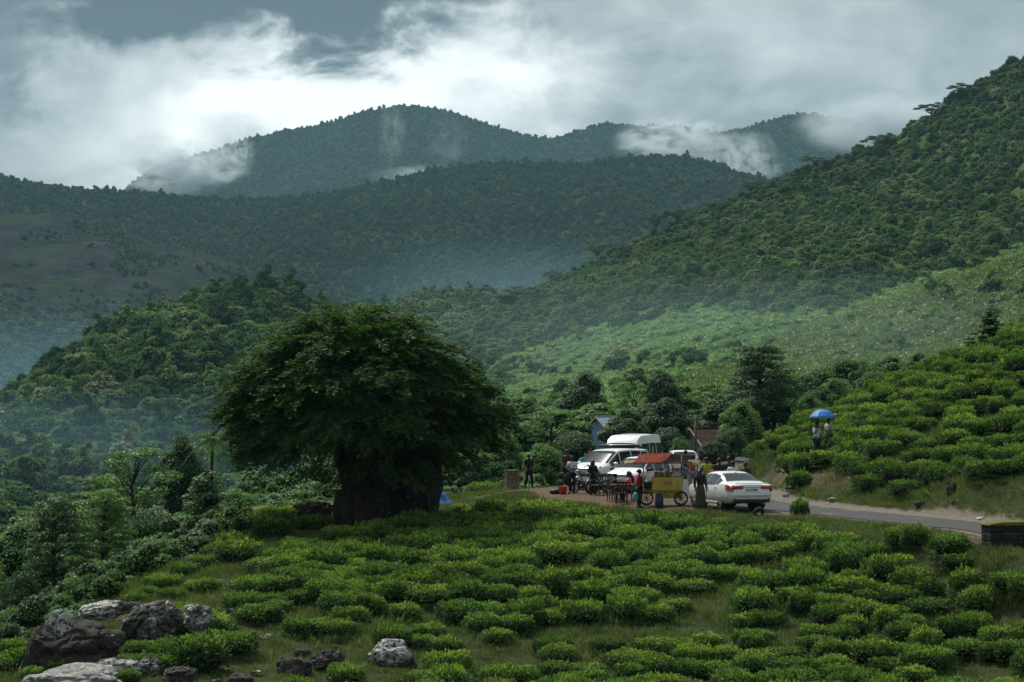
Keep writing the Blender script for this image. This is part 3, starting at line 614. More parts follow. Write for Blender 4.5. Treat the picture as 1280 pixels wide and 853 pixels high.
def tea():
    g = np.random.default_rng(78); px, py = proj(SPOT); vis = (px > -20) & (px < 1300) & (py < 885)
    n = len(SPOT); idx = g.integers(0, len(TEA), n); rz = g.uniform(0, 6.28, n); sc = g.uniform(0.76, 1.06, n); sq = g.uniform(0.75, 1.3, n)
    lone = 1.0 - np.clip(py - 740, 0, 60) / 60 * 0.12; sc = sc * lone; 
    order = np.argsort(np.where(vis, SPOT[:, 1], 1e9)); own = order[:min(300, int(vis.sum()))]
    nn = np.array([np.partition(np.hypot(*(SPOT[:, :2] - q[:2]).T), 1)[1] for q in SPOT])
    for i in own:
        o = link('tea_bush', TEA[idx[i]], None, SPOT[i] - np.array([0, 0, 0.05]), (0, 0, rz[i]), (sc[i], sc[i], sc[i] * sq[i]))
        tag(o, 'tea bush standing alone in a grassy gap of the field' if nn[i] > 1.35 else 'tea bush in the last rows just below the dirt lot and road' if py[i] < 690 else 'tea bush crowded in with others round the grassy gaps' if py[i] > 735 else 'clipped tea bush in the dense middle rows of the field', 'tea bush', 'tea bushes in the field below the road')
    rest = np.setdiff1d(np.arange(n), own)
    pts = np.r_[SPOT[rest], SLOPE] - np.array([0, 0, 0.05]); m = len(pts); s2 = np.where(np.arange(m) < len(rest), g.uniform(0.82, 1.15, m), g.uniform(0.72, 1.12, m))
    scatter('tea_bushes', pts, np.stack([np.zeros(m), np.zeros(m), g.uniform(0, 6.28, m)], 1), np.stack([s2, s2, s2 * g.uniform(0.85, 1.2, m)], 1), g.integers(0, len(TEA), m), TEA, 'close-set tea bushes climbing the slope above the road', 'tea bushes')
    print('TEA', len(SPOT), int(vis.sum()), len(SLOPE))
tea()

# ------------------------------------------------------------------ grass and undergrowth
def tuft(seed, n=22, h=0.22, r=0.2, w=0.02):
    g = np.random.default_rng(seed); a = g.uniform(0, 6.28, n); q = r * np.sqrt(g.random(n)); C = np.stack([np.cos(a) * q, np.sin(a) * q, np.zeros(n)], 1)
    D = np.stack([np.cos(a) * 0.5, np.sin(a) * 0.5, np.ones(n)], 1) + unit(n, g) * 0.35; D[:, 2] = np.abs(D[:, 2]); L_ = h * g.uniform(0.5, 1.2, n)
    V, Fq = leaves(C, D, unit(n, g), L_, np.full(n, w)); return mesh_np('grass_tuft', V, Fq, [M['grass']])
def grass():
    g = np.random.default_rng(91); n = 130000; y = 60 + 62 * np.sqrt(g.random(n)) ; x = g.uniform(-0.27, 0.27, n) * y
    s, _ = road_rel(x, y); k = (np.abs(s) > np.where((y > 86) & (y < 98), 3.4, 2.5)) & (lotd(x, y) < 0.45) & (g.random(n) < 0.75 + 1.2 * fbm(x * 0.5, y * 0.5, 95, 3)); k &= ~((s > 1.4) & (s < 3.2))
    qx, qy = proj(np.c_[x, y, gz(x, y)]); k &= g.random(n) > 1.3 * np.exp(-((qx - 985) / 80) ** 2 - ((qy - 592) / 26) ** 2) * (y < 112)
    x, y = x[k], y[k]; n = len(x); p = np.c_[x, y, gz(x, y) - 0.01]; sc = g.uniform(0.45, 1.15, n) * (1 + 1.2 * np.clip(fbm(x * 0.25, y * 0.25, 97, 2), 0, 1))
    scatter('grass', p, np.stack([np.zeros(n), np.zeros(n), g.uniform(0, 6.28, n)], 1), np.stack([sc] * 3, 1), g.integers(0, 4, n), [tuft(600 + i) for i in range(4)], 'short rough grass between the tea bushes', 'grass')
grass()
SCRUB = [crown_proto('scrub', 400 + i, a, 12, 240, 0.085, mt) for i, (a, mt) in enumerate(((0.9, 'leaf_mid'), (0.7, 'leaf_mid'), (0.8, 'leaf_pale'), (1.0, 'leaf_dark'), (0.8, 'leaf_grey'), (0.9, 'forest')))]
def undergrowth():
    g = np.random.default_rng(93); P_ = []; S_ = []; I_ = []
    n = 9000; y = np.sqrt(g.uniform(112 ** 2, 430 ** 2, n)); x = g.uniform(-0.30, 0.32, n) * y; z = gz(x, y); px, py = proj(np.c_[x, y, z]); s, _ = road_rel(x, y)
    k = (np.abs(s) > 5) & ~((px > 560) & (px < 680) & (y < 121)) & ~((px > 860) & (y < 152)) & ~((px > 680) & (px < 900) & (y < 132)) & ~((np.hypot(px - 165, (py - 735) * 2.5) < 20) & (y < 190))
    k &= ~((px > 300) & (y < 118)) & (fbm(x * 0.05, y * 0.05, 99, 3) > -0.22)
    x, y, z, px = x[k], y[k], z[k], px[k]; sz = np.where(px < 420, 1.5, 1.05) * np.exp(g.normal(0, 0.35, len(x))) * np.clip(y / 190, 0.65, 1.6)
    P_.append(np.c_[x, y, z - sz * 0.15]); S_.append(sz); I_.append(g.choice(6, len(x), p=[.3, .2, .17, .13, .08, .12]))
    # left brow of the hill
    n = 900; px = g.uniform(-220, 300, n); d = g.uniform(72, 118, n); x = (px - CX) / F * d; z = gz(x, d); _, py = proj(np.c_[x, d, z])
    brow = np.interp(px, [-220, 20, 60, 120, 200, 300], [66, 70, 77, 82, 86, 92]); k = (d > brow) & ~((np.hypot(px - 165, (py - 735) * 2.5) < 20))
    sz = g.uniform(0.45, 1.1, k.sum()); P_.append(np.c_[x, d, z][k] - np.c_[0 * sz, 0 * sz, sz * 0.15]); S_.append(sz); I_.append(g.choice(6, k.sum(), p=[.35, .25, .05, .25, .03, .07]))
    p = np.concatenate(P_); sz = np.concatenate(S_); n = len(p)
    scatter('undergrowth', p, np.stack([g.normal(0, .1, n), g.normal(0, .1, n), g.uniform(0, 6.28, n)], 1), np.stack([sz, sz, sz * g.uniform(0.7, 1.3, n)], 1), np.concatenate(I_), SCRUB, 'tangled shrubs and undergrowth filling the valley floor', 'undergrowth')
undergrowth()

# ------------------------------------------------------------------ trees
def limb(mb, a, b, r0, r1, g, k=5, wob=0.06, n=7):
    a = np.asarray(a, float); b = np.asarray(b, float); t = np.linspace(0, 1, k)[:, None]; L_ = np.linalg.norm(b - a)
    p = a + (b - a) * t + np.sin(t * math.pi) * g.normal(0, wob, 3) * L_; p[:, 2] += np.sin(t[:, 0] * math.pi) * 0.05 * L_
    mb.tube(p, np.linspace(r0, r1, k), n); return p
def tree_proto(kind, seed, leafm):
    """nominal 8 m tree: wood mesh and crown mesh"""
    g = np.random.default_rng(seed); w = MB(); Lv = []; core = []
    def clump(c, r, n, leaf, **kw): Lv.append(blob_leaves(g, c, r, n, leaf, **kw))
    def corev(c, r): core.append(ellq(c, r, 8, 5, 0.05, g))
    if kind == 'round':
        limb(w, (0, 0, -0.5), (0.1, 0, 3.2), 0.28, 0.2, g)
        for i in range(24):
            a = i * 2.4; q = math.sqrt((i + .5) / 24); r = g.uniform(0.9, 1.35); c = np.array([math.cos(a) * q * 2.3, math.sin(a) * q * 2.3, 6.6 - 2.6 * q ** 2 + g.normal(0, .35)])
            if i % 3 == 0: limb(w, (0.1, 0, 2.2 + g.random()), c, 0.10, 0.03, g)
            clump(c, (r, r, r * .8), 330, 0.22); corev(c, (r * .72, r * .72, r * .55))
            if i % 2: c2 = c * np.array([.8, .8, 1]) - np.array([0, 0, 1.6]); clump(c2, (r, r, r * .8), 220, 0.22); corev(c2, (r * .7, r * .7, r * .55))
    elif kind == 'loose':
        tp = limb(w, (0, 0, -0.5), (0.3, 0.1, 5.8), 0.16, 0.06, g, 7)
        for i in range(26):
            a = i * 2.4 + g.random(); z = g.uniform(2.4, 7.8); q = 2.2 * math.sin((z - 1.2) / 7.2 * math.pi) ** .8 * g.uniform(.5, 1.1); c = np.array([math.cos(a) * q, math.sin(a) * q, z]); r = g.uniform(.5, .9)
            limb(w, (0.2, 0.05, max(1.2, z - 1.8)), c, 0.05, 0.015, g, 4, n=5); clump(c, (r, r, r * .6), 170, 0.19, shell=.9)
    elif kind == 'pine':
        limb(w, (0, 0, -0.5), (0.25, 0, 7.4), 0.17, 0.04, g, 8, .02)
        for i in range(34):
            a = i * 2.4 + g.random(); z = 3.0 + 4.8 * (i + g.random()) / 34; q = (2.1 - 1.2 * max(0, (z - 4.5) / 3.4)) * g.uniform(.55, 1.1); c = np.array([math.cos(a) * q, math.sin(a) * q, z + .25]); r = g.uniform(.6, 1.05)
            limb(w, (.15, 0, z - .7), c, 0.055, 0.015, g, 4, n=5); clump(c, (r, r, r * .42), 230, 0.17, shell=.8); 
            if i % 2: clump(c * np.array([.55, .55, 1]), (r * .8, r * .8, r * .4), 120, 0.17, shell=.8)
    elif kind == 'acacia':
        limb(w, (0, 0, -0.5), (0.3, 0, 4.0), 0.22, 0.13, g)
        for i in range(22):
            a = i * 2.4; q = 3.6 * math.sqrt((i + .5) / 22); c = np.array([math.cos(a) * q, math.sin(a) * q, 6.7 - .05 * q * q + g.normal(0, .3) - (1.0 if i % 5 == 0 else 0)]); r = g.uniform(.7, 1.1)
            limb(w, (0.3, 0, 3.6), c, 0.07, 0.02, g, 5, n=5); clump(c, (r, r, r * .5), 260, 0.26, shell=.7)
    elif kind == 'column':
        limb(w, (0, 0, -0.5), (0, 0, 7.2), 0.16, 0.04, g, 6, .01)
        for i in range(24):
            z = 1.4 + 6.4 * (i + g.random()) / 24; a = i * 2.4; q = .75 * g.uniform(.4, 1.1) * (1 - max(0, z - 6) / 3); c = np.array([math.cos(a) * q, math.sin(a) * q, z]); r = g.uniform(.5, .75); clump(c, (r, r, r * .85), 210, 0.2, shell=.6)
            if i % 2: corev(c * np.array([.5, .5, 1]), (.4, .4, .5))
    elif kind == 'cone':
        limb(w, (0, 0, -0.5), (0, 0, 7.6), 0.18, 0.03, g, 6, .01)
        for i in range(34):
            z = 1.0 + 6.8 * (i + g.random()) / 34; a = i * 2.4; q = (8.1 - z) * .42 * g.uniform(.45, 1.05); c = np.array([math.cos(a) * q, math.sin(a) * q, z]); r = g.uniform(.6, .95) * (1.1 - z / 14)
            limb(w, (0, 0, z + .2), c, .04, .012, g, 3, n=5); clump(c, (r, r, r * .6), 330, .26, shell=.6)
            if i % 3 == 0: corev((0, 0, z), ((8.1 - z) * .2, (8.1 - z) * .2, .5))
    elif kind == 'bare':
        limb(w, (0, 0, -.4), (.1, 0, 6), .10, .03, g, 6, .03)
        for i in range(22):
            z = g.uniform(2, 7); a = i * 2.4; q = g.uniform(.4, 1.6); c = np.array([math.cos(a) * q, math.sin(a) * q, z + 1]); limb(w, (.05, 0, z), c, .03, .008, g, 4, n=4)
            if i % 2 == 0: clump(c, (.35, .35, .25), 40, .16, shell=.9)
    elif kind == 'shrub':
        for i in range(16):
            a = i * 2.4; q = math.sqrt((i + .5) / 16) * 3; c = np.array([math.cos(a) * q, math.sin(a) * q, 5.6 - .38 * q * q + g.normal(0, .4)]); r = g.uniform(1.2, 1.9)
            limb(w, (g.normal(0, .2), g.normal(0, .2), -.3), c, .14, .03, g, 5, n=5); clump(c, (r, r, r * .75), 420, .25, shell=.5); corev(c - np.array([0, 0, .4]), (r * .6, r * .6, r * .5))
            if i % 2: clump(c * np.array([.9, .9, .5]), (r, r, r), 320, .25, shell=.5)
    elif kind == 'palm':
        p = limb(w, (0, 0, -0.5), (0.3, 0, 6.2), 0.17, 0.13, g, 7, .02); q = []
        for i in range(15):
            a = i * 2.4; el = 1.1 - 1.5 * (i / 15); t = np.linspace(0, 1, 9); L_ = 2.5; hd = np.array([math.cos(a), math.sin(a), 0]); sp = np.array([0.3, 0, 6.2]) + np.outer(t * L_ * math.cos(el * .6), hd); sp[:, 2] += math.sin(el) * L_ * t - 1.5 * t ** 2
            w.tube(sp, np.linspace(.03, .008, 9), 4); tt = np.linspace(.12, 1, 34); C = np.stack([np.interp(tt, t, sp[:, j]) for j in range(3)], 1); sd = np.cross(hd, (0, 0, 1))
            for sg in (-1, 1): q.append(leaves(C, hd * .5 + sd * sg + np.array([0, 0, -.45]) + unit(34, g) * .12, unit(34, g), .75 * np.sin(tt * 2.6 + .35), np.full(34, .06)))
        Lv += q
    wood = w.data('trunk', M['bark_pale'] if kind == 'bare' else M['bark'], True)
    V1, F1 = join(Lv); parts = [(V1, F1)]; mi = np.zeros(len(F1), int)
    if core: V2, F2 = join(core); parts.append((V2, F2)); mi = np.r_[mi, np.ones(len(F2), int)]
    V, Fq = join(parts); return wood, mesh_np('crown', V, Fq, [M[leafm], M['inner']], mi)
TP = {}
def tree(px, py_top, d, w_px, kind, leafm, name, label, group=None, var=0, base=None, rz=None):
    key = (kind, leafm, var)
    if key not in TP:
        TP[key] = tree_proto(kind, 500 + len(TP) * 7, leafm); c = np.empty(len(TP[key][1].vertices) * 3, np.float32); TP[key][1].vertices.foreach_get('co', c); c = c.reshape(-1, 3)
        TP[key] = TP[key] + (float(np.percentile(c[:, 2], 99.7)), float(np.percentile(np.abs(c[:, :2]).max(1), 98)) * 2)
    wood, crown, h0, w0 = TP[key]; b = at(px, d); top = P(px, py_top, d)[2]; h = max(0.8, top - b[2]); wd = w_px / F * d
    t = thing(name, label, 'tree' if kind != 'shrub' else 'shrub', b, (px * 1.7) % 6.28 if rz is None else rz, group, scale=(wd / w0, wd / w0, h / h0))
    link('trunk', wood, t); link('crown', crown, t); return t
T_ = tree
# beyond the dirt lot
T_(728, 466, 205, 66, 'round', 'leaf_dark', 'round_tree', 'dark round-topped tree standing behind the white minibus')
T_(790, 476, 215, 62, 'loose', 'leaf_pale', 'loose_tree', 'pale feathery tree between two dark trees behind the minibus')
T_(828, 466, 210, 48, 'round', 'leaf_dark', 'round_tree', 'narrow dark tree rising behind the food cart', var=1)
T_(890, 480, 205, 66, 'loose', 'leaf_mid', 'loose_tree', 'mid green tree just behind the wooden utility pole')
T_(693, 512, 152, 90, 'loose', 'leaf_mid', 'loose_tree', 'loose light green tree at the edge of the dirt lot', var=1)
T_(640, 497, 190, 92, 'round', 'leaf_mid', 'round_tree', 'broad mid green tree beyond the path, beside the spreading tree')
T_(600, 517, 170, 60, 'loose', 'leaf_mid', 'loose_tree', 'slight green tree showing past the edge of the spreading tree')
T_(812, 505, 178, 92, 'round', 'leaf_dark', 'round_tree', 'broad dark tree overhanging the blue house and minibus', var=1)
T_(765, 520, 185, 70, 'shrub', 'leaf_dark', 'tall_shrub', 'dark bushy shrub behind the roof of the white minibus')
T_(950, 433, 172, 92, 'pine', 'leaf_dark', 'tall_tree', 'tall dark tree with open tiers standing at the end of the tea slope')
T_(1005, 470, 190, 60, 'loose', 'leaf_dark', 'loose_tree', 'dark tree just behind the tall tiered tree')
T_(925, 500, 165, 60, 'shrub', 'leaf_mid', 'tall_shrub', 'green shrub at the foot of the tall tiered tree')
T_(915, 535, 158, 40, 'shrub', 'leaf_dark', 'tall_shrub', 'dark shrub against the brown roofed house')
T_(1237, 389, 114, 54, 'cone', 'leaf_dark', 'conical_tree', 'small dark conical tree on the brow of the tea slope')
T_(1093, 455, 117, 22, 'bare', 'leaf_mid', 'sapling', 'thin half-bare sapling on the brow of the tea slope')
for px, top, d, w in ((985, 462, 205, 60), (1030, 452, 215, 62), (1070, 446, 220, 60), (1110, 440, 225, 58), (1150, 436, 230, 62), (1185, 434, 232, 50), (1045, 470, 190, 50), (1095, 462, 195, 50), (1010, 488, 175, 46), (1140, 455, 200, 46)):
    T_(px, top + 3, d, w, 'shrub', 'leaf_mid' if px % 20 else 'leaf_dark', 'tall_shrub', 'shrub in the dark thicket behind the brow of the tea slope', 'shrubs behind the tea slope', var=px % 2)
for px, top, d, w, k, lm, lab in ((660, 520, 165, 70, 'round', 'leaf_mid', 'bushy green tree beyond the stone pillar'), (745, 505, 178, 76, 'round', 'leaf_mid', 'bushy tree overhanging the blue house'), (780, 512, 165, 60, 'round', 'leaf_dark', 'dark tree close behind the minibus roof'),
        (834, 498, 168, 66, 'round', 'leaf_dark', 'big dark tree behind the utility pole'), (850, 482, 220, 60, 'round', 'leaf_mid', 'mid green treetop above the utility pole'), (915, 488, 185, 70, 'round', 'leaf_dark', 'dark tree leaning over the brown roofed house'), (970, 470, 180, 70, 'round', 'leaf_dark', 'dark tree crowding the tall tiered tree'),
        (700, 492, 225, 70, 'loose', 'leaf_mid', 'feathery tree between the round dark tree and the path'), (625, 535, 150, 56, 'shrub', 'leaf_mid', 'shrub beyond the path near the stone pillar'), (835, 535, 150, 56, 'shrub', 'leaf_dark', 'dark shrub directly behind the food cart roof'), (590, 560, 140, 60, 'shrub', 'leaf_pale', 'pale shrub beside the path under the spreading crown'),
        (720, 540, 145, 60, 'shrub', 'leaf_dark', 'dark shrub behind the person in teal'), (680, 555, 135, 50, 'shrub', 'leaf_mid', 'leafy shrub between path and dirt lot'), (850, 548, 140, 30, 'shrub', 'leaf_mid', 'shrub beside the road past the food cart')):
    T_(px, top, d, w, k, lm, {'round': 'round_tree', 'loose': 'loose_tree', 'shrub': 'tall_shrub'}[k], lab, var=px % 2)
T_(892, 552, 150, 44, 'shrub', 'leaf_dark', 'tall_shrub', 'dark low shrub in front of the brown roofed house')
# left valley
T_(262, 535, 150, 74, 'palm', 'leaf_mid', 'palm_tree', 'palm tree with drooping fronds just outside the spreading crown')
T_(225, 545, 168, 62, 'round', 'leaf_dark', 'round_tree', 'dark round tree behind the palm')
T_(256, 590, 118, 54, 'column', 'leaf_dark', 'columnar_tree', 'dark columnar tree below the palm')
T_(172, 560, 140, 118, 'loose', 'leaf_mid', 'loose_tree', 'broad bright green tree below the wooded hill', var=1)
T_(130, 592, 150, 80, 'loose', 'leaf_dark', 'loose_tree', 'darker tree crowding the broad bright green tree')
T_(72, 622, 99, 92, 'pine', 'leaf_dark', 'tall_tree', 'tall dark tree with bare trunk rising behind the boulders', var=1)
T_(130, 612, 102, 84, 'pine', 'leaf_mid', 'tall_tree', 'dark thin-trunked tree behind the flat slab by the boulders', var=2)
T_(20, 655, 120, 90, 'round', 'leaf_mid', 'round_tree', 'mid green tree below the boulders at the foot of the wooded hill')
T_(300, 612, 132, 70, 'shrub', 'leaf_mid', 'tall_shrub', 'green shrub under the spreading crown by the mossy rock')
T_(240, 652, 106, 70, 'shrub', 'leaf_grey', 'tall_shrub', 'grey-green shrub beside the dark columnar tree')
T_(210, 672, 94, 66, 'shrub', 'leaf_dark', 'tall_shrub', 'dark shrub beside the leaning pale slab')
T_(250, 682, 88, 44, 'shrub', 'leaf_dark', 'tall_shrub', 'small dark shrub just above the leaning pale slab', var=1)
T_(300, 655, 98, 60, 'shrub', 'leaf_mid', 'tall_shrub', 'shrub on the bank below the mossy rock', var=1)
for i, (px, top, d, w) in enumerate(((-20, 700, 90, 80), (25, 715, 86, 60), (-60, 660, 110, 90), (60, 690, 108, 70), (100, 690, 112, 60), (185, 640, 125, 70), (10, 760, 76, 60), (45, 765, 78, 40))):
    T_(px, top, d, w, 'shrub', ('leaf_mid', 'leaf_dark')[i % 2], 'tall_shrub', 'shrub on the steep bank behind the boulders', 'shrubs below the boulders', var=i % 2)
T_(565, 560, 175, 60, 'loose', 'leaf_pale', 'loose_tree', 'pale small tree seen under the edge of the spreading crown')
T_(330, 590, 175, 70, 'round', 'leaf_mid', 'round_tree', 'dim tree seen under the spreading crown', var=1)
# flat-topped trees on the skyline of the steep hill stand on that hill
def sky_tree(px, py, d, w, kind, leafm, lab, hpx=26):
    h = HILLS['steep_hill']; x = (px - CX) / F * d; z = float(h['H'](np.array([x]), np.array([float(d)]))[0])
    t = tree(px, py, d, w, kind, leafm, 'flat_topped_tree', lab, 'flat-topped trees along the skyline'); t.location = (x, d, z - 0.5); hh = max(P(px, py, d)[2] - z, hpx / F * d); t.scale = (t.scale[0], t.scale[1], hh / 8)
for px, py, w in ((748, 304, 38), (822, 266, 30), (848, 260, 34), (940, 170 + 60, 34), (1020, 200, 40), (1100, 172, 44), (1165, 138, 40), (1205, 112, 36), (690, 346, 24)):
    sky_tree(px, py - 4, 1140, w * 1.15, 'acacia', 'leaf_dark', 'flat-topped tree standing out on the skyline of the steep hill')
sky_tree(648, 408, 950, 62, 'round', 'leaf_dark', 'lone wide dark tree at the foot of the steep hill', 34)

# the great spreading tree
def spreading_tree():
    g = np.random.default_rng(808); b = at(452, 92); root = thing('spreading_tree', 'huge dark spreading tree with domed layered crown over the tea field', 'tree', b)
    top = P(0, 384, 92)[2] - b[2]; low = P(0, 612, 92)[2] - b[2]; RX = 5.0; cx = (445 - 452) / F * 92
    w = MB(); ends = []
    for i in range(7):
        a = i * .9 + .3; w.tube([(.8 * math.cos(a), .6 * math.sin(a), -.5), (.45 * math.cos(a) - .1, .4 * math.sin(a), .6), (.30 * math.cos(a + .3) - .2, .28 * math.sin(a + .3), 1.6), (.9 * math.cos(a + .5) - .1, .7 * math.sin(a + .5), 3.0)], [.36, .26, .22, .16], 9)
    w.tube([(0.1, 0, -.6), (-.25, 0, .3), (-.35, .05, 1.3), (-.5, .05, 2.4), (-.3, .1, 3.2)], [.7, .48, .40, .36, .30], 12); w.tube([(.3, .15, -.5), (.35, .2, .8), (.7, .2, 2.0), (1.0, .2, 3.0)], [.6, .34, .3, .24], 10)
    for i in range(8):
        a = i * .8; w.tube([(.5 * math.cos(a), .4 * math.sin(a), .5), (1.2 * math.cos(a), .9 * math.sin(a), -.05), (1.9 * math.cos(a), 1.4 * math.sin(a), -.4)], [.25, .16, .05], 6)
    zc = P(0, 527, 92)[2] - b[2]
    def dome(a, q):  # crown surface (top, underside) at polar angle a, radius fraction q
        asym = 1 + .06 * math.sin(a * 3 + 1) + .05 * math.sin(a * 5 + 2) + .04 * math.sin(a * 9); e = math.sqrt(max(0, 1 - q * q)); return asym, zc + (top - zc) * e ** 1.05, zc - (zc - low) * e ** .7
    # limbs fanning to the crown
    for i in range(30):
        a = i * 2.4; q = .25 + .6 * ((i * 0.618) % 1); asym, h, lo = dome(a, q); z = lo + (h - lo) * .6; e = np.array([cx + math.cos(a) * q * RX * asym, math.sin(a) * q * RX * .95 * asym, z]); s0 = (-.35, .1, 2.6) if e[0] < .3 else (.9, .2, 2.6)
        limb(w, s0, e, .17, .03, g, 6, .05)
    w.build('trunk', M['bark'], root, True)
    # spray: flat feathery branchlet
    def spray(n=46, L_=1.0):
        t = np.sort(g.random(n)) ** .8; C = np.stack([t * L_, np.zeros(n), -.22 * t * t * L_], 1); sg = np.where(np.arange(n) % 2, 1, -1); D = np.stack([np.full(n, .8), sg * (1 - .5 * t), np.full(n, -.12)], 1) + unit(n, g) * .25
        sub = g.random(n)[:, None] * .26 * L_ * (1 - .5 * t[:, None]); C = C + D / np.linalg.norm(D, axis=1, keepdims=True) * sub
        return leaves(C, D, np.array([0, 0, 1]) + unit(n, g) * .45, .175 * (1 - .3 * t), .085)
    sp = [spray() for _ in range(8)]; parts = []; k = 0
    while len(parts) < 5200:
        k += 1; a = g.uniform(0, 2 * math.pi); q = math.sqrt(g.random()) * 1.0; asym, h, lo = dome(a, q); h += .45 * mnoise.noise(Vector((math.cos(a) * q * 5, math.sin(a) * q * 5, 3.3)))
        lay = g.random() ** .6   # 1: at the crown's surface
        z = lo + (h - lo) * lay
        tier = .55; z = z - .22 * math.sin(z / tier * 2 * math.pi + 3 * math.sin(a * 2.0) + q * 4)
        if q < .6 and .14 < lay < .35: continue
        if mnoise.noise(Vector((math.cos(a) * q * RX * .6, math.sin(a) * q * RX * .6, z * 1.9))) < -.17: continue
        rr = q * RX * asym * (1 + .16 * mnoise.noise(Vector((math.cos(a) * 3.2, math.sin(a) * 3.2, z * 1.1)))); c = np.array([cx + math.cos(a) * rr, math.sin(a) * rr * .95, z]); V, Fq = sp[k % 8]; s = g.uniform(.7, 1.45); yaw = a + g.normal(0, .45)
        pitch = -.12 + .62 * max(0, 1 - q * 1.25) * lay + g.normal(0, .16) - .35 * q * (1 - lay)
        m = np.array(Matrix.Rotation(yaw, 3, 'Z') @ Matrix.Rotation(-pitch, 3, 'Y') @ Matrix.Rotation(g.normal(0, .25), 3, 'X')); parts.append((V * s @ m.T + c - m[:, 0] * .45 * s, Fq))
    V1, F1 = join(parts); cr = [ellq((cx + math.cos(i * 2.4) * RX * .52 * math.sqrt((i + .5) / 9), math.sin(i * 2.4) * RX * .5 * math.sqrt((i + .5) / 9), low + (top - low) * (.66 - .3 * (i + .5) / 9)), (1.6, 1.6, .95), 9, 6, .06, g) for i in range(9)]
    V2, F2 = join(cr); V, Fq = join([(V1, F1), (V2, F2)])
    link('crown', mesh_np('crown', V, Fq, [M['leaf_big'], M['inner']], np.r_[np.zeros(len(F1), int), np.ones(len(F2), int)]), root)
spreading_tree()
# ------------------------------------------------------------------ rocks
def _rock(name, base1, base2, lichen, amount, moss=0.0, seed=0.0):
    t = NT(mat(name)); o = t.pos(); mp = t.n('Mapping'); mp.inputs['Location'].default_value = (seed, seed * 2, 0); t.L.new(o, mp.inputs[0]); v = mp.outputs[0]
    n = t.noise(1.4, 7, 0.62, v); f = t.noise(9, 6, 0.7, v); c = t.ramp(n, [(0.32, base1), (0.68, base2)])
    k = t.ramp(f, [(0.60 - amount, (0, 0, 0)), (0.66 - amount * 0.9, (1, 1, 1))]); n3 = t.noise(0.9, 4, 0.6, v)
    k = t.mix(1.0, k, t.ramp(n3, [(0.42, (0, 0, 0)), (0.55, (1, 1, 1))]), 'MULTIPLY')
    c = t.mix(k, c, lichen)
    if moss:
        g = t.n('NewGeometry'); sp = t.n('SeparateXYZ'); t.L.new(g.outputs['Normal'], sp.inputs[0]); mk = t.math('MULTIPLY', t.math('ADD', sp.outputs[2], t.math('SUBTRACT', f, 0.9)), moss * 2.5, True)
        c = t.mix(mk, c, t.ramp(n, [(0.3, (0.05, 0.065, 0.015)), (0.7, (0.16, 0.17, 0.03))]))
    return t.out(c, 0.85, 0.2, t.bump(t.math('ADD', f, n), 0.06))
M['rock_lichen'] = _rock('rock_lichened', (0.030, 0.030, 0.028), (0.085, 0.082, 0.075), (0.46, 0.47, 0.44), 0.16)
M['rock_dark'] = _rock('rock_dark', (0.020, 0.020, 0.019), (0.055, 0.052, 0.047), (0.30, 0.31, 0.29), 0.02, seed=3.3)
M['rock_brown'] = _rock('rock_brown', (0.016, 0.014, 0.012), (0.050, 0.041, 0.034), (0.26, 0.25, 0.23), 0.0, seed=5.1)
M['rock_pale'] = _rock('rock_pale', (0.13, 0.13, 0.12), (0.26, 0.26, 0.24), (0.42, 0.43, 0.41), 0.1, seed=8.2)
M['rock_moss'] = _rock('rock_mossy', (0.03, 0.03, 0.027), (0.09, 0.085, 0.075), (0.28, 0.28, 0.26), 0.0, 1.0, seed=1.1)
def rock_mesh(seed, sub, size, rough=0.28, crack=0.10):
    import bmesh
    bm = bmesh.new(); bmesh.ops.create_icosphere(bm, subdivisions=sub, radius=1.0); so = Vector((seed * 7.13, seed * 3.7, seed * 1.9))
    for v in bm.verts:
        p = v.co.copy(); n = mnoise.noise(p * 1.1 + so) * rough + mnoise.noise(p * 2.6 + so) * rough * .6 + mnoise.noise(p * 6 + so) * rough * .25 + mnoise.noise(p * 13 + so) * rough * .10
        c = abs(mnoise.noise(p * 2.0 + so * 1.7)); n -= crack * max(0, 1 - c * 9)
        q = Vector((math.copysign(abs(p.x) ** .92, p.x), math.copysign(abs(p.y) ** .92, p.y), math.copysign(abs(p.z) ** .85, p.z))) * (1 + n)
        v.co = Vector((q.x * size[0], q.y * size[1], q.z * size[2]))
    me = bpy.data.meshes.new('rock'); bm.to_mesh(me); bm.free()
    me.polygons.foreach_set('use_smooth', [False] * len(me.polygons)); return me
def rock(px, py_c, wpx, hpx, d, m, label, seed, name='boulder', rz=0.0, tilt=(0, 0), deep=0.8, sub=4, group=None, crack=0.10, lift=None):
    """centre column, centre row, width and height in the picture at distance d; it is sunk into the ground below it"""
    w = wpx / F * d; h = hpx / F * d; c = P(px, py_c, d); me = rock_mesh(seed, sub, (w / 2, w / 2 * deep, h / 2 * 1.15), crack=crack); me.materials.append(M[m])
    z = gz1(c[0], c[1]); zz = min(c[2], z + h * 0.35) if lift is None else c[2]
    return tag(link(name, me, None, (c[0], c[1], zz), (tilt[0], tilt[1], rz)), label, 'rock', group)
rock(92, 828, 116, 84, 66.5, 'rock_brown', 'big smooth dark brown boulder with a rounded top on the brow', 1.1, deep=1.0, sub=5, crack=.10, rz=.6, lift=1)
rock(58, 815, 46, 92, 66, 'rock_lichen', 'tall lichen-streaked slab leaning on the big brown boulder', 1.7, tilt=(0, .55), deep=.5, lift=1)
rock(98, 858, 130, 44, 62.5, 'rock_pale', 'broad smooth pale boulder at the foot of the big brown one', 2.3, sub=5, crack=.02, lift=1)
rock(190, 778, 70, 42, 69, 'rock_lichen', 'cracked grey rock thick with white lichen above the brown boulder', 3.1, rz=.4, crack=.35, sub=5, lift=1, tilt=(0, -.25))
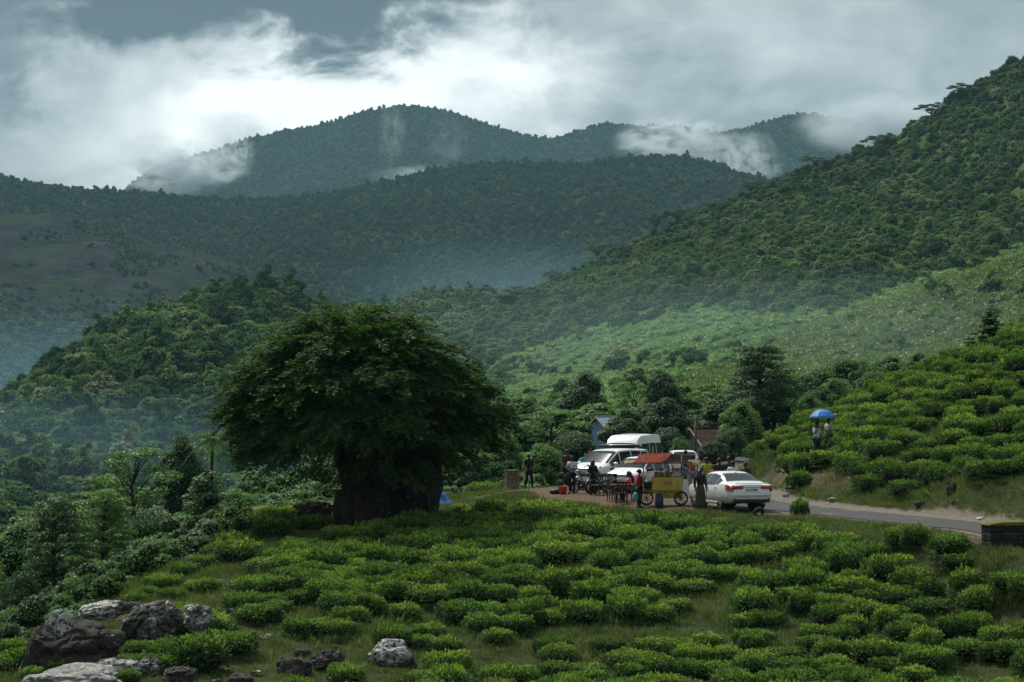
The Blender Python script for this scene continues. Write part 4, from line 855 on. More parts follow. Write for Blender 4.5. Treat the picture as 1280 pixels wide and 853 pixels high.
rock(250, 778, 50, 38, 70, 'rock_lichen', 'split rock with white lichen beside a tea bush', 4.2, tilt=(0, .3), rz=1, crack=.25, lift=1)
rock(297, 756, 32, 15, 73, 'rock_lichen', 'low pale rock half buried among tea bushes', 5.3)
rock(128, 763, 62, 20, 71, 'rock_lichen', 'long flat slab on the brow above the brown boulder', 6.4, tilt=(0, -.12), lift=1)
rock(85, 774, 24, 18, 69, 'rock_pale', 'rounded pale rock on the shoulder of the big brown boulder', 7.5, lift=1)
rock(487, 822, 54, 36, 69, 'rock_lichen', 'white-crusted rock alone in the grass of the tea field', 8.6, rz=.3)
rock(368, 838, 46, 30, 67, 'rock_dark', 'dark wet rock with a pale crest in the grass', 9.7)
rock(410, 828, 44, 24, 68, 'rock_dark', 'low dark rock behind the pale-crested one', 10.8, rz=.8)
rock(378, 816, 22, 12, 69, 'rock_dark', 'small dark rock above the pale-crested one', 11.9, sub=3)
rock(240, 709, 28, 26, 84, 'rock_pale', 'leaning pale slab sticking out of dark shrubs', 12.1, tilt=(0, -.7), deep=.4, lift=1)
rock(150, 838, 62, 26, 64, 'rock_lichen', 'rubbly lichened rock beside the smooth pale boulder', 13.2, rz=.5, crack=.3)
rock(185, 826, 40, 22, 65, 'rock_lichen', 'broken lichened rock below the dark bush', 14.3, rz=1.5, crack=.3)
rock(225, 842, 40, 20, 64, 'rock_dark', 'dark low rock in the grass beside broken lichened rocks', 15.4)
rock(335, 800, 22, 14, 70.5, 'rock_lichen', 'small lichened rock at the edge of the grass', 16.5, sub=3)
rock(300, 848, 30, 16, 64.5, 'rock_dark', 'small dark rock in the trampled grass', 17.6, sub=3)
rock(135, 800, 40, 22, 66.5, 'rock_dark', 'dark rubble on top of the big brown boulder', 18.7, sub=3, lift=1)
rock(165, 757, 30, 14, 74, 'rock_dark', 'dark low rock behind the long flat slab', 19.8, sub=3)
rock(280, 733, 44, 16, 78, 'rock_dark', 'dark flat rock beside the bare earth patch', 20.9, sub=3)
rock(310, 722, 26, 12, 80, 'rock_lichen', 'low pale rock on the bank under the spreading tree', 21.1, sub=3)
rock(338, 648, 80, 26, 97, 'rock_moss', 'broad mossy rock shelf under the spreading crown', 22.2, sub=4, lift=1)
rock(388, 640, 56, 26, 96, 'rock_moss', 'mossy pale-topped rock against the trunk of the spreading tree', 23.3, lift=1)
rock(505, 606, 86, 124, 95.5, 'rock_dark', 'tall dark boulder standing against the trunk of the spreading tree', 24.4, deep=.9, sub=5, lift=1)
rock(452, 640, 66, 70, 93.5, 'rock_dark', 'dark boulder wedged between the roots of the spreading tree', 25.5, deep=.8, lift=1)
rock(612, 629, 16, 10, 104, 'rock_moss', 'small rounded rock at the edge of the dirt path', 26.6, name='stone', sub=3)
rock(1190, 615, 16, 22, 89.0, 'rock_dark', 'dark rock shape standing in for a hole in the bank above the road', 27.7, name='stone', sub=3)  # dark lump added to stand for the dark hole in the bank
rock(1197, 630, 16, 12, 88.2, 'rock_lichen', 'white-topped rock in the grass verge above the road', 28.8, name='stone', sub=3)
rock(1226, 634, 12, 12, 87.2, 'rock_lichen', 'small pale-topped rock in the verge beside the white-topped one', 29.9, name='stone', sub=3)
rock(982, 620, 9, 6, 100.5, 'rock_pale', 'small pale stone on the far verge of the road', 30.1, name='stone', sub=2)
rock(560, 668, 14, 10, 92, 'rock_pale', 'small grey stone among the bushes under the spreading tree', 31.2, name='stone', sub=2)
for i, (px, py, d) in enumerate(((150, 812, 66), (172, 822, 65.5), (118, 840, 64), (208, 800, 68), (162, 845, 63.5), (270, 850, 64), (320, 838, 66), (350, 852, 65), (245, 735, 80), (262, 742, 78), (330, 735, 79), (1150, 630, 90), (1040, 622, 96), (420, 800, 70))):
    rock(px, py, 10 + (i * 7) % 9, 7 + (i * 5) % 5, d, ('rock_lichen', 'rock_dark')[i % 2], ('small loose stone among the lichened boulders' if px < 230 else 'small loose stone in the grass by the road' if px > 1000 else 'small loose stone in the grass below the spreading tree'), 40 + i * 1.3, name='stone', sub=2, group='loose stones in the grass')
# rock bushes on the brow
for px, py, d, w, dk in ((250, 815, 66, 2.2, 1), (215, 815, 66.5, 1.5, 1), (285, 800, 68.5, 1.6, 1), (175, 800, 67.5, 1.0, 0), (225, 760, 73, 1.3, 1), (140, 790, 68.5, .8, 0), (300, 700, 83, 1.9, 1), (340, 680, 88, 2.0, 1), (290, 690, 87, 1.6, 1), (390, 668, 91, 1.7, 1), (260, 745, 77, 1.1, 0), (330, 665, 93, 1.8, 1), (550, 655, 93.5, 1.5, 1), (575, 646, 97, 1.0, 1), (520, 668, 91.5, 1.8, 1), (470, 678, 89.5, 1.5, 1), (425, 690, 87, 1.5, 1), (375, 700, 85, 1.5, 1), (605, 609, 117, 1.8, 1), (640, 606, 121, 1.5, 1), (1000, 657, 86.5, 0.95, 1), (205, 735, 80, 1.4, 0), (170, 752, 76, 1.1, 0), (230, 725, 82, 1.3, 1), (185, 742, 79, 1.0, 1), (255, 722, 83, 1.2, 0), (275, 712, 84, 1.4, 1), (215, 750, 76, 1.0, 1), (110, 760, 74, 1.0, 0), (75, 785, 71, 1.0, 1), (35, 835, 67, 1.2, 1), (150, 780, 69.5, .9, 0), (70, 800, 65.2, .8, 1), (110, 792, 65.6, .7, 0), (40, 850, 63.8, .9, 1), (160, 853, 62.5, .9, 0), (345, 655, 95.5, 1.8, 1), (312, 662, 94.5, 1.6, 1), (165, 815, 65.8, .9, 1), (205, 800, 67.5, .8, 0), (130, 850, 62.5, .7, 1), (275, 768, 71.5, .9, 0), (20, 800, 71, 1.2, 0), (50, 775, 73, 1.0, 1), (15, 850, 67, 1.3, 0), (245, 745, 77.5, .9, 0), (310, 755, 74, 1.2, 1), (330, 770, 72.5, 1.3, 0)):
    me = TEA[int(px) % 6]; o = link('low_bush', me, None, at(px, d) - np.array([0, 0, .05]), (0, 0, px * .7), (w / 1.6, w / 1.6, w / 1.6 * (1.5 if px == 1000 else 1.0)))
    tag(o, 'round bush alone on the grass strip beside the road' if px == 1000 else ('dark bush growing between the lichened boulders' if d < 70 else 'low bush on the grassy brow above the boulders' if d < 80 else 'dark bush on the bank by the leaning pale slab' if px < 330 else 'dark bush in the shade under the spreading tree' if px < 545 else 'dark bush at the path edge beside the blue tarpaulin' if d < 100 else 'low dark bush beside the stone pillar'), 'bush', None if px == 1000 else 'bushes among rocks and roots')
# ------------------------------------------------------------------ vehicles
M['paint_white'] = simple('car_paint_white', (0.74, 0.76, 0.77), 0.28, 0.5, coat=0.6, vary=0.03, scale=2)
def _dusty(name, col):
    t = NT(mat(name)); o = t.obj(); sp = t.n('SeparateXYZ'); t.L.new(o, sp.inputs[0]); n = t.noise(3, 5, .65, o); n2 = t.noise(14, 4, .6, o)
    d = t.n('MapRange'); d.inputs[1].default_value = .75; d.inputs[2].default_value = .2; t.L.new(sp.outputs[2], d.inputs[0]); k = t.math('MULTIPLY', d.outputs[0], t.math('ADD', n, t.math('MULTIPLY', n2, .4)), True)
    return t.out(t.mix(k, t.mix(t.math('MULTIPLY', n, .18), col, tuple(c * .8 for c in col)), (0.24, 0.19, 0.14)), t.math('MULTIPLY_ADD', k, .5), .5, coat=.5)
M['paint_white'] = _dusty('car_paint_white_dusty', (0.76, 0.78, 0.79)); [setattr(n_.inputs[2], 'default_value', .28) for n_ in M['paint_white'].node_tree.nodes if n_.type == 'MATH' and n_.operation == 'MULTIPLY_ADD']
M['paint_dark'] = simple('car_paint_dark', (0.025, 0.027, 0.03), 0.3, 0.5, coat=0.6, vary=0.05, scale=2)
M['glass'] = simple('tinted_glass', (0.018, 0.024, 0.026), 0.08, 0.35, vary=0.1, scale=3)
M['rubber'] = simple('tyre_rubber', (0.022, 0.021, 0.02), 0.85, 0.2)
M['alloy'] = simple('alloy_rim', (0.42, 0.43, 0.44), 0.35, 0.5, metal=0.7)
M['black_plastic'] = simple('black_plastic', (0.018, 0.018, 0.019), 0.55, 0.3)
M['chrome'] = simple('chrome', (0.62, 0.63, 0.64), 0.18, 0.5, metal=0.9)
M['red_lens'] = simple('red_lens', (0.50, 0.022, 0.028), 0.15, 0.6, coat=0.5)
M['clear_lens'] = simple('clear_lens', (0.50, 0.53, 0.54), 0.12, 0.6, coat=0.5)
M['plate'] = simple('number_plate', (0.62, 0.62, 0.58), 0.5)
M['ink'] = simple('ink_black', (0.02, 0.02, 0.02), 0.7)
def text_mesh(s, size, m, depth=0.002):
    c = bpy.data.curves.new('lettering', 'FONT'); c.body = s; c.size = size; c.extrude = depth; c.align_x = 'CENTER'; c.align_y = 'CENTER'
    o = bpy.data.objects.new('lettering', c); COL.objects.link(o); dg = bpy.context.evaluated_depsgraph_get(); dg.update()
    me = bpy.data.meshes.new_from_object(o.evaluated_get(dg)); bpy.data.objects.remove(o); bpy.data.curves.remove(c); me.materials.clear(); me.materials.append(M[m]); return me
class Car:
    def __init__(s, top, belt, bot, wm, wt, wb=0.97): s.k = [np.array(a, float) for a in (top, belt, bot, wm, wt)]; s.wb = wb
    def sec(s, x):
        tp, be, bo, wm, wt = (np.interp(x, a[:, 0], a[:, 1]) for a in s.k); be = min(be, tp - .03); wb = wm * s.wb; wt = min(wt, wb); r = lambda a, b, t: a + (b - a) * t; cr = .05 * min(1, (tp - be) / .25 + .3)
        return np.array([(0, tp), (.5 * wt, tp - .006), (.84 * wt, tp - .02), (wt, tp - cr), (r(wt, wb, .36), r(tp - cr, be, .33)), (r(wt, wb, .70), r(tp - cr, be, .67)), (wb, be), (wm * .992, be - .05), (wm, r(be, bo, .38)), (wm * .992, r(be, bo, .62)), (wm * .96, r(be, bo, .88)), (wm * .88, bo), (0, bo)])
    def pt(s, x, t, off=0.0):
        S_ = s.sec(x); i = min(int(t), 11); f = t - i; p = S_[i] * (1 - f) + S_[i + 1] * f; q = S_[i + 1] - S_[i]; n = np.array([-q[1], q[0]]); n = -n / (np.linalg.norm(n) + 1e-9) if True else n
        n = np.array([-q[1], q[0]]); n = n / (np.linalg.norm(n) + 1e-9); n = n if (n @ (p - np.array([0, .6]))) > 0 else -n
        return np.array([x, p[0] + n[0] * off, p[1] + n[1] * off])
    def body(s, n=46):
        x0, x1 = s.k[0][0, 0], s.k[0][-1, 0]; u = np.linspace(0, 1, n); xs = x0 + (x1 - x0) * (u - .13 * np.sin(2 * math.pi * u) / 1.0 * .6); V = []
        for x in xs:
            q = s.sec(x); full = np.r_[q, q[1:-1][::-1] * np.array([-1, 1])]; V += [(x, a, b) for a, b in full]
        m = 24; Fc = [(i * m + k, i * m + (k + 1) % m, (i + 1) * m + (k + 1) % m, (i + 1) * m + k) for i in range(n - 1) for k in range(m)] + [tuple(range(m))[::-1], tuple((n - 1) * m + k for k in range(m))]
        return MB().add(V, [f[::-1] for f in Fc])
    def patch(s, x0, x1, t0, t1, side=1, off=.012, nx=8, nt=6, both=False):
        V = []
        ts = np.linspace(t0, t1, nt); rows = []
        for x in np.linspace(x0, x1, nx):
            r_ = [s.pt(x, t, off) for t in ts]
            if both: r_ = [np.array([p[0], -p[1], p[2]]) for p in r_[::-1]][:-1] + r_
            else: r_ = [np.array([p[0], p[1] * side, p[2]]) for p in r_]
            rows.append(r_)
        m = len(rows[0]); V = [p for r_ in rows for p in r_]; Fc = [(i * m + k, i * m + k + 1, (i + 1) * m + k + 1, (i + 1) * m + k) for i in range(nx - 1) for k in range(m - 1)]
        mb = MB().add(V, Fc); V2 = np.array(V); V2 = V2 - np.array([0, 0, 0]) + (np.array([np.mean(V2[:, 0]), 0, .6]) - V2) * .02
        mb.add(V2, [f[::-1] for f in Fc]); return mb
def wheel(parent, x, y, r, w=.2, spokes=7):
    sg = 1 if y > 0 else -1
    t = MB().lathe([(r * .64, -w / 2), (r * .9, -w / 2), (r * .98, -w * .36), (r, -w * .2), (r, w * .2), (r * .98, w * .36), (r * .9, w / 2), (r * .64, w / 2)], 28, axis='Y', closed=True).build('tyre', M['rubber'], None, True)
    root = link('wheel', MB().lathe([(.03, -w * .4), (r * .3, -w * .4), (r * .3, w * .3), (.03, w * .3)], 16, axis='Y').data('wheel', M['black_plastic']), parent, (x, y, r)); t.parent = root
    rim = MB().lathe([(r * .58, w * .2), (r * .66, w * .2), (r * .66, -w * .2), (r * .58, -w * .2)], 28, axis='Y', closed=True)
    for k in range(spokes):
        a = 2 * math.pi * k / spokes; rim.tube([(0.02 * math.cos(a), sg * w * .38, .02 * math.sin(a)), (r * .35 * math.cos(a), sg * w * .36, r * .35 * math.sin(a)), (r * .61 * math.cos(a), sg * w * .3, r * .61 * math.sin(a))], [.045, .032, .028], 6)
    rim.lathe([(.001, sg * w * .42), (.06, sg * w * .42), (.06, sg * w * .2), (.001, sg * w * .2)], 12, axis='Y'); rim.build('rim', M['alloy'], root, True)
    dish = MB().lathe([(.001, 0), (r * .6, 0), (r * .6, -sg * .02), (.001, -sg * .02)], 20, axis='Y'); dish.build('brake_disc', M['black_plastic'], root)
def vehicle(name, label, c, loc, rz, paint, r, ax, ay, glass, shields, group=None, scale=None, cat='car'):
    root = thing(name, label, cat, loc, rz, group, scale=scale); b = c.body().build('body', M[paint], root, True)
    cut = MB()
    for x in ax:
        for sg in (-1, 1): cut.lathe([(r * 1.13, .45 * sg), (r * 1.13, 1.4 * sg)], 28, (x, 0, r), 'Y')
    cu = cut.build('cutter', M['black_plastic']); md = b.modifiers.new('arch', 'BOOLEAN'); md.operation = 'DIFFERENCE'; md.object = cu; md.solver = 'EXACT'; apply_mods(b); bpy.data.objects.remove(cu)
    b.data.polygons.foreach_set('use_smooth', [True] * len(b.data.polygons)); b.data.set_sharp_from_angle(angle=R(38))
    for x in ax:
        for sg in (-1, 1):
            wheel(root, x, sg * ay, r)
            link('wheel_well', MB().lathe([(r * 1.1, -.16), (r * 1.1, .16)], 20, axis='Y').data('wheel_well', M['black_plastic']), root, (x, sg * (ay - .25), r))
    for x0, x1, t0, t1 in glass:
        for sg in (-1, 1): c.patch(x0, x1, t0, t1, sg).build('side_window', M['glass'], root, True)
    for nm, x0, x1, t1 in shields: c.patch(x0, x1, 0, t1, both=True).build(nm, M['glass'], root, True)
    return root
def mirrors(root, x, y, z, m):
    for sg in (-1, 1): MB().ell((x, sg * y, z), (.09, .12, .075), 10, 8).build('wing_mirror', M[m], root, True); MB().box((x + .02, sg * (y - .13), z - .05), (.06, .14, .04)).build('mirror_stalk', M['black_plastic'], root)
def handles(root, c, xs, t, m):
    for x in xs:
        for sg in (-1, 1): p = c.pt(x, t, .015); MB().box((p[0], p[1] * sg, p[2]), (.2, .03, .035)).build('door_handle', M[m], root, bevel=.01)
def seams(root, c, xs):
    for x in xs:
        for sg in (-1, 1): MB().tube([c.pt(x, t, .002) * np.array([1, sg, 1]) for t in np.linspace(6.2, 10.6, 8)], .006, 4).build('door_seam', M['ink'], root)
# white saloon seen from behind
SAL = Car([(-2.48, .90), (-2.42, 1.00), (-2.3, 1.05), (-1.75, 1.10), (-1.55, 1.14), (-.95, 1.37), (-.4, 1.45), (.15, 1.46), (.6, 1.40), (1.3, 1.08), (1.6, 1.0), (2.2, .86), (2.42, .74), (2.48, .62)],
          [(-2.48, .84), (-2.3, .98), (-1.6, 1.02), (0, .96), (1.3, .94), (1.8, .90), (2.3, .76), (2.48, .55)], [(-2.48, .44), (-2.3, .30), (-1, .21), (1.8, .2), (2.48, .28)],
          [(-2.48, .72), (-2.42, .82), (-2.25, .90), (-1.5, .94), (1.5, .94), (2.1, .88), (2.35, .74), (2.48, .55)], [(-2.48, .60), (-2.3, .72), (-1.6, .72), (-1.1, .60), (.5, .60), (1.3, .72), (2.2, .66), (2.48, .45)])
def saloon():
    f = R(106); c = SAL; p = (8.25, 91.5, gz1(8.25, 91.5) + .03)
    t = vehicle('saloon_car', 'white saloon car parked on the road edge with red tail lights showing', c, p, f, 'paint_white', .335, (1.55, -1.36), .80, [(.98, .05, 3.35, 6.55), (-.02, -.92, 3.3, 6.55), (-.98, -1.35, 3.9, 6.4)], [('rear_window', -1.62, -.78, 2.75), ('windscreen', .56, 1.3, 2.75)], scale=(.97, .97, .97))
    for sg in (-1, 1):
        tl = c.patch(-2.47, -2.05, 6.15, 7.75, sg, off=.03, nx=10, nt=5); tl.box((-2.50, sg * .57, .905), (.06, .40, .115)); tl.box((-2.46, sg * .76, .895), (.10, .10, .15)); tl.build('tail_light', M['red_lens'], t, True)
        MB().lathe([(.05, -.04), (.05, .06), (.04, .06), (.04, -.04)], 14, (-2.40, sg * .5, .30), 'X').build('exhaust_pipe', M['chrome'], t)
    MB().box((-2.475, 0, .905), (.05, .82, .035)).build('chrome_strip', M['chrome'], t, bevel=.01)
    pl = MB().box((-2.49, 0, .80), (.03, .52, .12)).build('number_plate', M['plate'], t); tm = link('lettering', text_mesh('KL 07 8080', .105, 'ink'), pl, (-2.508, 0, .80), (R(90), 0, R(-90)))
    MB().box((-2.40, 0, .40), (.16, 1.50, .20), taper=.96).build('rear_diffuser', M['black_plastic'], t, bevel=.03); MB().tube([(-2.50, -.78, .60), (-2.53, -.4, .60), (-2.535, 0, .60), (-2.53, .4, .60), (-2.50, .78, .60)], .025, 6).build('bumper_crease', M['paint_white'], t, True)
    MB().box((-2.44, 0, 1.045), (.10, 1.3, .03)).build('boot_lip', M['paint_white'], t, bevel=.012)
    MB().ell((-.75, 0, 1.43), (.09, .03, .05), 8, 6).build('roof_aerial', M['paint_white'], t, True)
    for sg in (-1, 1): MB().ell((2.28, sg * .62, .70), (.16, .16, .09), 10, 8).build('headlight', M['clear_lens'], t, True)
    for sg in (-1, 1): MB().box((.1, sg * .90, .28), (2.5, .06, .08)).build('side_skirt', M['paint_white'], t, bevel=.02)
    mirrors(t, .92, 1.02, 1.0, 'paint_white'); handles(t, c, (-.15, -1.05), 7.3, 'paint_white'); seams(t, c, (.95, .0, -.95))
saloon()
MPV = Car([(-2.29, 1.25), (-2.22, 1.58), (-1.9, 1.72), (-.6, 1.76), (.3, 1.72), (.55, 1.64), (1.32, 1.14), (1.6, 1.08), (2.05, .98), (2.22, .86), (2.29, .72)],
          [(-2.29, 1.0), (-1.8, 1.08), (1.2, 1.02), (1.8, .95), (2.1, .84), (2.29, .62)], [(-2.29, .42), (-2.1, .28), (1.9, .26), (2.29, .34)],
          [(-2.29, .74), (-2.15, .84), (-1.6, .885), (1.3, .885), (1.9, .84), (2.15, .72), (2.29, .52)], [(-2.29, .62), (-1.9, .70), (.4, .70), (1.3, .76), (2.0, .68), (2.29, .42)])
def front(t, L_, z, w, paint, grille=.22):
    for sg in (-1, 1): MB().ell((L_ - .17, sg * (w - .14), z), (.15, .17, .11), 10, 8).build('headlight', M['clear_lens'], t, True); MB().ell((L_ - .06, sg * (w - .22), z - .34), (.06, .07, .05), 8, 6).build('fog_lamp', M['clear_lens'], t, True)
    for i in range(3): MB().box((L_ - .015, 0, z + .06 - i * .06), (.05, .7, .028)).build('grille_bar', M['chrome'], t, bevel=.008)
    MB().box((L_ - .03, 0, z - .0), (.05, .76, grille)).build('grille', M['black_plastic'], t, bevel=.02); MB().box((L_ - .04, 0, z - .34), (.08, 1.0, .12)).build('air_intake', M['black_plastic'], t, bevel=.02)
    MB().box((L_ + .005, 0, z - .2), (.03, .46, .11)).build('number_plate', M['plate'], t)
def mpv(name, label, loc, rz, paint='paint_white', scale=None, group=None):
    t = vehicle(name, label, MPV, loc, rz, paint, .32, (1.42, -1.33), .76, [(1.2, .42, 3.4, 6.5), (.34, -.52, 3.3, 6.5), (-.62, -1.36, 3.3, 6.5), (-1.44, -2.1, 3.4, 6.3)], [('windscreen', .5, 1.30, 2.8), ('rear_window', -2.25, -2.0, 2.6)], group, scale)
    front(t, 2.27, .80, .74, paint); mirrors(t, 1.0, 1.0, 1.1, paint); handles(t, MPV, (.0, -.95), 7.2, paint); seams(t, MPV, (1.15, .38, -.58))
    for sg in (-1, 1): MB().tube([(1.2, sg * .25, 1.22), (1.0, sg * .05, 1.34)], .012, 5).build('wiper', M['black_plastic'], t)
    return t
def fz(x, y): return (x, y, gz1(x, y))
mpv('people_carrier', 'white people carrier parked nose-out on the dirt lot behind the motorcycle', fz(4.5, 110.1), math.atan2(-.80, -.60))
dk = mpv('dark_offroader', 'dark car with loaded roof rack parked behind the white people carrier', fz(4.75, 117.5), math.atan2(-.55, -.83), 'paint_dark', (1.0, 1.03, .99))
rk = MB()
for y in (-.6, -.2, .2, .6): rk.tube([(-1.6, y, 1.82), (.3, y, 1.80)], .025, 6)
for x in (-1.5, -.9, -.3, .25): rk.tube([(x, -.65, 1.80), (x, .65, 1.80)], .02, 6)
rk.build('roof_rack', M['black_plastic'], dk); MB().box((-.6, 0, 1.89), (1.7, 1.2, .12)).build('rack_cover', M['paint_dark'], dk, bevel=.04)
HAT = Car([(-1.9, .95), (-1.82, 1.25), (-1.5, 1.44), (-.6, 1.52), (.1, 1.49), (.35, 1.42), (1.0, 1.04), (1.3, .97), (1.7, .86), (1.84, .74), (1.9, .62)],
          [(-1.9, .85), (-1.5, .98), (1.0, .92), (1.5, .84), (1.75, .72), (1.9, .55)], [(-1.9, .40), (-1.7, .24), (1.6, .22), (1.9, .30)],
          [(-1.9, .68), (-1.75, .79), (-1.2, .84), (1.1, .84), (1.6, .80), (1.8, .68), (1.9, .5)], [(-1.9, .55), (-1.5, .60), (.2, .60), (1.0, .70), (1.6, .64), (1.9, .40)])
def hatch(name, label, loc, rz, scale=None):
    t = vehicle(name, label, HAT, loc, rz, 'paint_white', .29, (1.2, -1.2), .72, [(.9, .2, 3.4, 6.5), (.12, -.7, 3.3, 6.5), (-.78, -1.35, 3.6, 6.3)], [('windscreen', .32, .98, 2.75), ('rear_window', -1.86, -1.5, 2.6)], scale=scale)
    front(t, 1.88, .68, .70, 'paint_white', .16); mirrors(t, .8, .93, .98, 'black_plastic'); handles(t, HAT, (-.1, -.95), 7.2, 'paint_white'); seams(t, HAT, (.88, .15, -.75))
    for sg in (-1, 1): MB().ell((-1.80, sg * .66, .95), (.10, .10, .22), 8, 8).build('tail_light', M['red_lens'], t, True)
    MB().box((-1.9, 0, .72), (.03, .46, .11)).build('number_plate', M['plate'], t); return t
hatch('hatchback', 'small white hatchback facing the tables behind the food cart', fz(5.6, 105.2), math.atan2(-.86, -.50))
hatch('hatchback', 'white hatchback with red tail lights parked up the road past the food cart', fz(8.75, 124), R(92))
VAN = Car([(-2.6, 1.4), (-2.55, 2.0), (-2.3, 2.28), (-.8, 2.34), (.9, 2.30), (1.4, 2.12), (1.75, 1.75), (2.15, 1.25), (2.35, 1.12), (2.5, .95), (2.6, .75)],
          [(-2.6, 1.2), (-2.2, 1.25), (1.6, 1.20), (2.1, 1.08), (2.4, .9), (2.6, .65)], [(-2.6, .45), (2.3, .36), (2.6, .4)], [(-2.6, .9), (-2.4, .97), (1.6, .97), (2.2, .9), (2.45, .78), (2.6, .6)], [(-2.6, .75), (-2.2, .82), (1.2, .80), (1.8, .80), (2.3, .7), (2.6, .5)])
def minibus():
    x, y = 6.2, 124.5; t = vehicle('minibus', 'white high-roofed minibus standing behind the other parked vehicles', VAN, fz(x, y), math.atan2(-.93, -.36), 'paint_white', .36, (1.6, -1.5), .82, [(1.7, 1.1, 4.4, 6.4), (1.0, -.2, 4.2, 6.4), (-.3, -1.3, 4.2, 6.4), (-1.4, -2.3, 4.2, 6.3)], [('windscreen', 1.62, 2.12, 2.8), ('rear_window', -2.58, -2.5, 2.6)], cat='van')
    front(t, 2.58, .85, .78, 'paint_white'); mirrors(t, 1.9, 1.12, 1.35, 'black_plastic'); handles(t, VAN, (1.15, .8), 7.2, 'black_plastic'); seams(t, VAN, (1.75, 1.05, -.25))
minibus()
# motorcycle
M['teal_paint'] = simple('tank_teal', (0.02, 0.13, 0.16), 0.25, 0.5, coat=.5); M['metal_dark'] = simple('dark_metal', (0.05, 0.05, 0.052), 0.45, 0.5, metal=.6)
def bike(label, loc, rz, tank='teal_paint'):
    t = thing('motorcycle', label, 'motorcycle', loc, rz); t.rotation_euler = (R(-6), 0, rz)
    for x in (.66, -.62):
        w = MB().lathe([(.24, -.045), (.29, -.05), (.31, 0), (.29, .05), (.24, .045)], 24, axis='Y', closed=True).build('wheel', M['rubber'], t, True, (x, 0, .31)); s_ = MB().lathe([(.03, -.06), (.03, .06)], 10, axis='Y')
        for k in range(8): a = k * .785; s_.tube([(0, 0, 0), (.25 * math.cos(a), 0, .25 * math.sin(a))], .012, 4)
        s_.build('spokes', M['alloy'], w); MB().prism([(.34 * math.cos(a) , .34 * math.sin(a)) for a in np.linspace(.3, 2.5, 10)] + [(.36 * math.cos(a), .36 * math.sin(a)) for a in np.linspace(2.5, .3, 10)], -.06, .06).build('mudguard', M['black_plastic'], t, loc=(x, 0, .31))
    MB().tube([(.66, .07, .31), (.48, .07, .80)], .022, 6).tube([(.66, -.07, .31), (.48, -.07, .80)], .022, 6).build('fork', M['chrome'], t, True)
    MB().tube([(.46, 0, .82), (.2, 0, .55), (-.2, 0, .36), (-.62, .08, .31)], .025, 6).tube([(.46, 0, .82), (-.1, 0, .72), (-.7, 0, .78)], .022, 6).tube([(-.2, 0, .36), (-.3, 0, .74)], .02, 6).build('frame', M['metal_dark'], t, True)
    MB().ell((.2, 0, .84), (.27, .14, .13), 14, 10).build('fuel_tank', M[tank], t, True); MB().ell((-.32, 0, .80), (.42, .13, .07), 14, 8).build('seat', M['black_plastic'], t, True)
    MB().ell((0, 0, .42), (.2, .13, .17), 12, 8).build('engine', M['metal_dark'], t, True); MB().tube([(.1, -.14, .32), (-.3, -.17, .28), (-.8, -.18, .38)], [.025, .035, .045], 8).build('exhaust_pipe', M['chrome'], t, True)
    MB().tube([(.42, .36, 1.02), (.46, .2, 1.0), (.46, 0, .92), (.46, -.2, 1.0), (.42, -.36, 1.02)], .014, 6).build('handlebar', M['metal_dark'], t, True); MB().ell((.58, 0, .86), (.09, .1, .1), 12, 8).build('headlight', M['clear_lens'], t, True)
    MB().ell((.55, 0, .95), (.1, .14, .08), 10, 8).build('headlight_cowl', M[tank], t, True); MB().ell((-.78, 0, .74), (.05, .08, .04), 8, 6).build('tail_light', M['red_lens'], t, True)
    for sg in (-1, 1): MB().tube([(.44, sg * .26, 1.0), (.46, sg * .32, 1.16)], .007, 5).ell((.46, sg * .33, 1.19), (.015, .06, .04), 8, 6).build('mirror', M['black_plastic'], t, True)
    MB().tube([(-.1, .1, .3), (-.05, .3, .0)], .014, 6).build('side_stand', M['metal_dark'], t)
    return t
bike('motorcycle with teal tank parked in front of the white people carrier', fz(3.2, 105.8), math.atan2(-.72, -.69))
bike('black motorcycle standing close beside the teal-tanked one', fz(3.75, 105.0), math.atan2(-.80, -.60), 'black_plastic')
# ------------------------------------------------------------------ food cart, tables, small structures
M['yellow'] = simple('yellow_paint', (0.44, 0.32, 0.06), 0.55, 0.3, vary=0.14, scale=5)
M['yellow_dk'] = simple('yellow_paint_lower', (0.36, 0.27, 0.06), 0.6, 0.3, vary=0.2, scale=5)
M['red_text'] = simple('red_lettering', (0.20, 0.03, 0.025), 0.6); M['wood'] = simple('old_wood', (0.16, 0.11, 0.065), 0.8, 0.2, vary=.2, bump=.01)
M['sheet_red'] = simple('rusty_sheet', (0.36, 0.075, 0.048), 0.6, 0.3, vary=.25, scale=4); M['sheet_dark'] = simple('dark_tarp', (0.045, 0.028, 0.026), 0.8, 0.2, vary=.2); M['straw'] = simple('straw_cloth', (0.42, 0.36, 0.22), 0.85, 0.2, vary=.2)
M['case_glass'] = simple('case_glass', (0.30, 0.36, 0.36), 0.1, 0.5); M['blue_drum'] = simple('blue_plastic', (0.028, 0.036, 0.065), 0.55, 0.3); M['blue_tarp'] = simple('blue_tarpaulin', (0.012, 0.11, 0.36), 0.5, 0.35, vary=.2, scale=4)
M['orange'] = simple('orange_plastic', (0.55, 0.075, 0.02), 0.45, 0.4); M['dark_plastic'] = simple('dark_chair_plastic', (0.035, 0.026, 0.022), 0.5, 0.35); M['white_plastic'] = simple('white_plastic', (0.65, 0.66, 0.64), 0.5)
M['jar_red'] = simple('pickle_jar', (0.28, 0.05, 0.03), 0.25, 0.5); M['jar_green'] = simple('mango_jar', (0.22, 0.24, 0.05), 0.25, 0.5); M['steel'] = simple('steel_pot', (0.35, 0.36, 0.36), 0.3, 0.5, metal=.8)
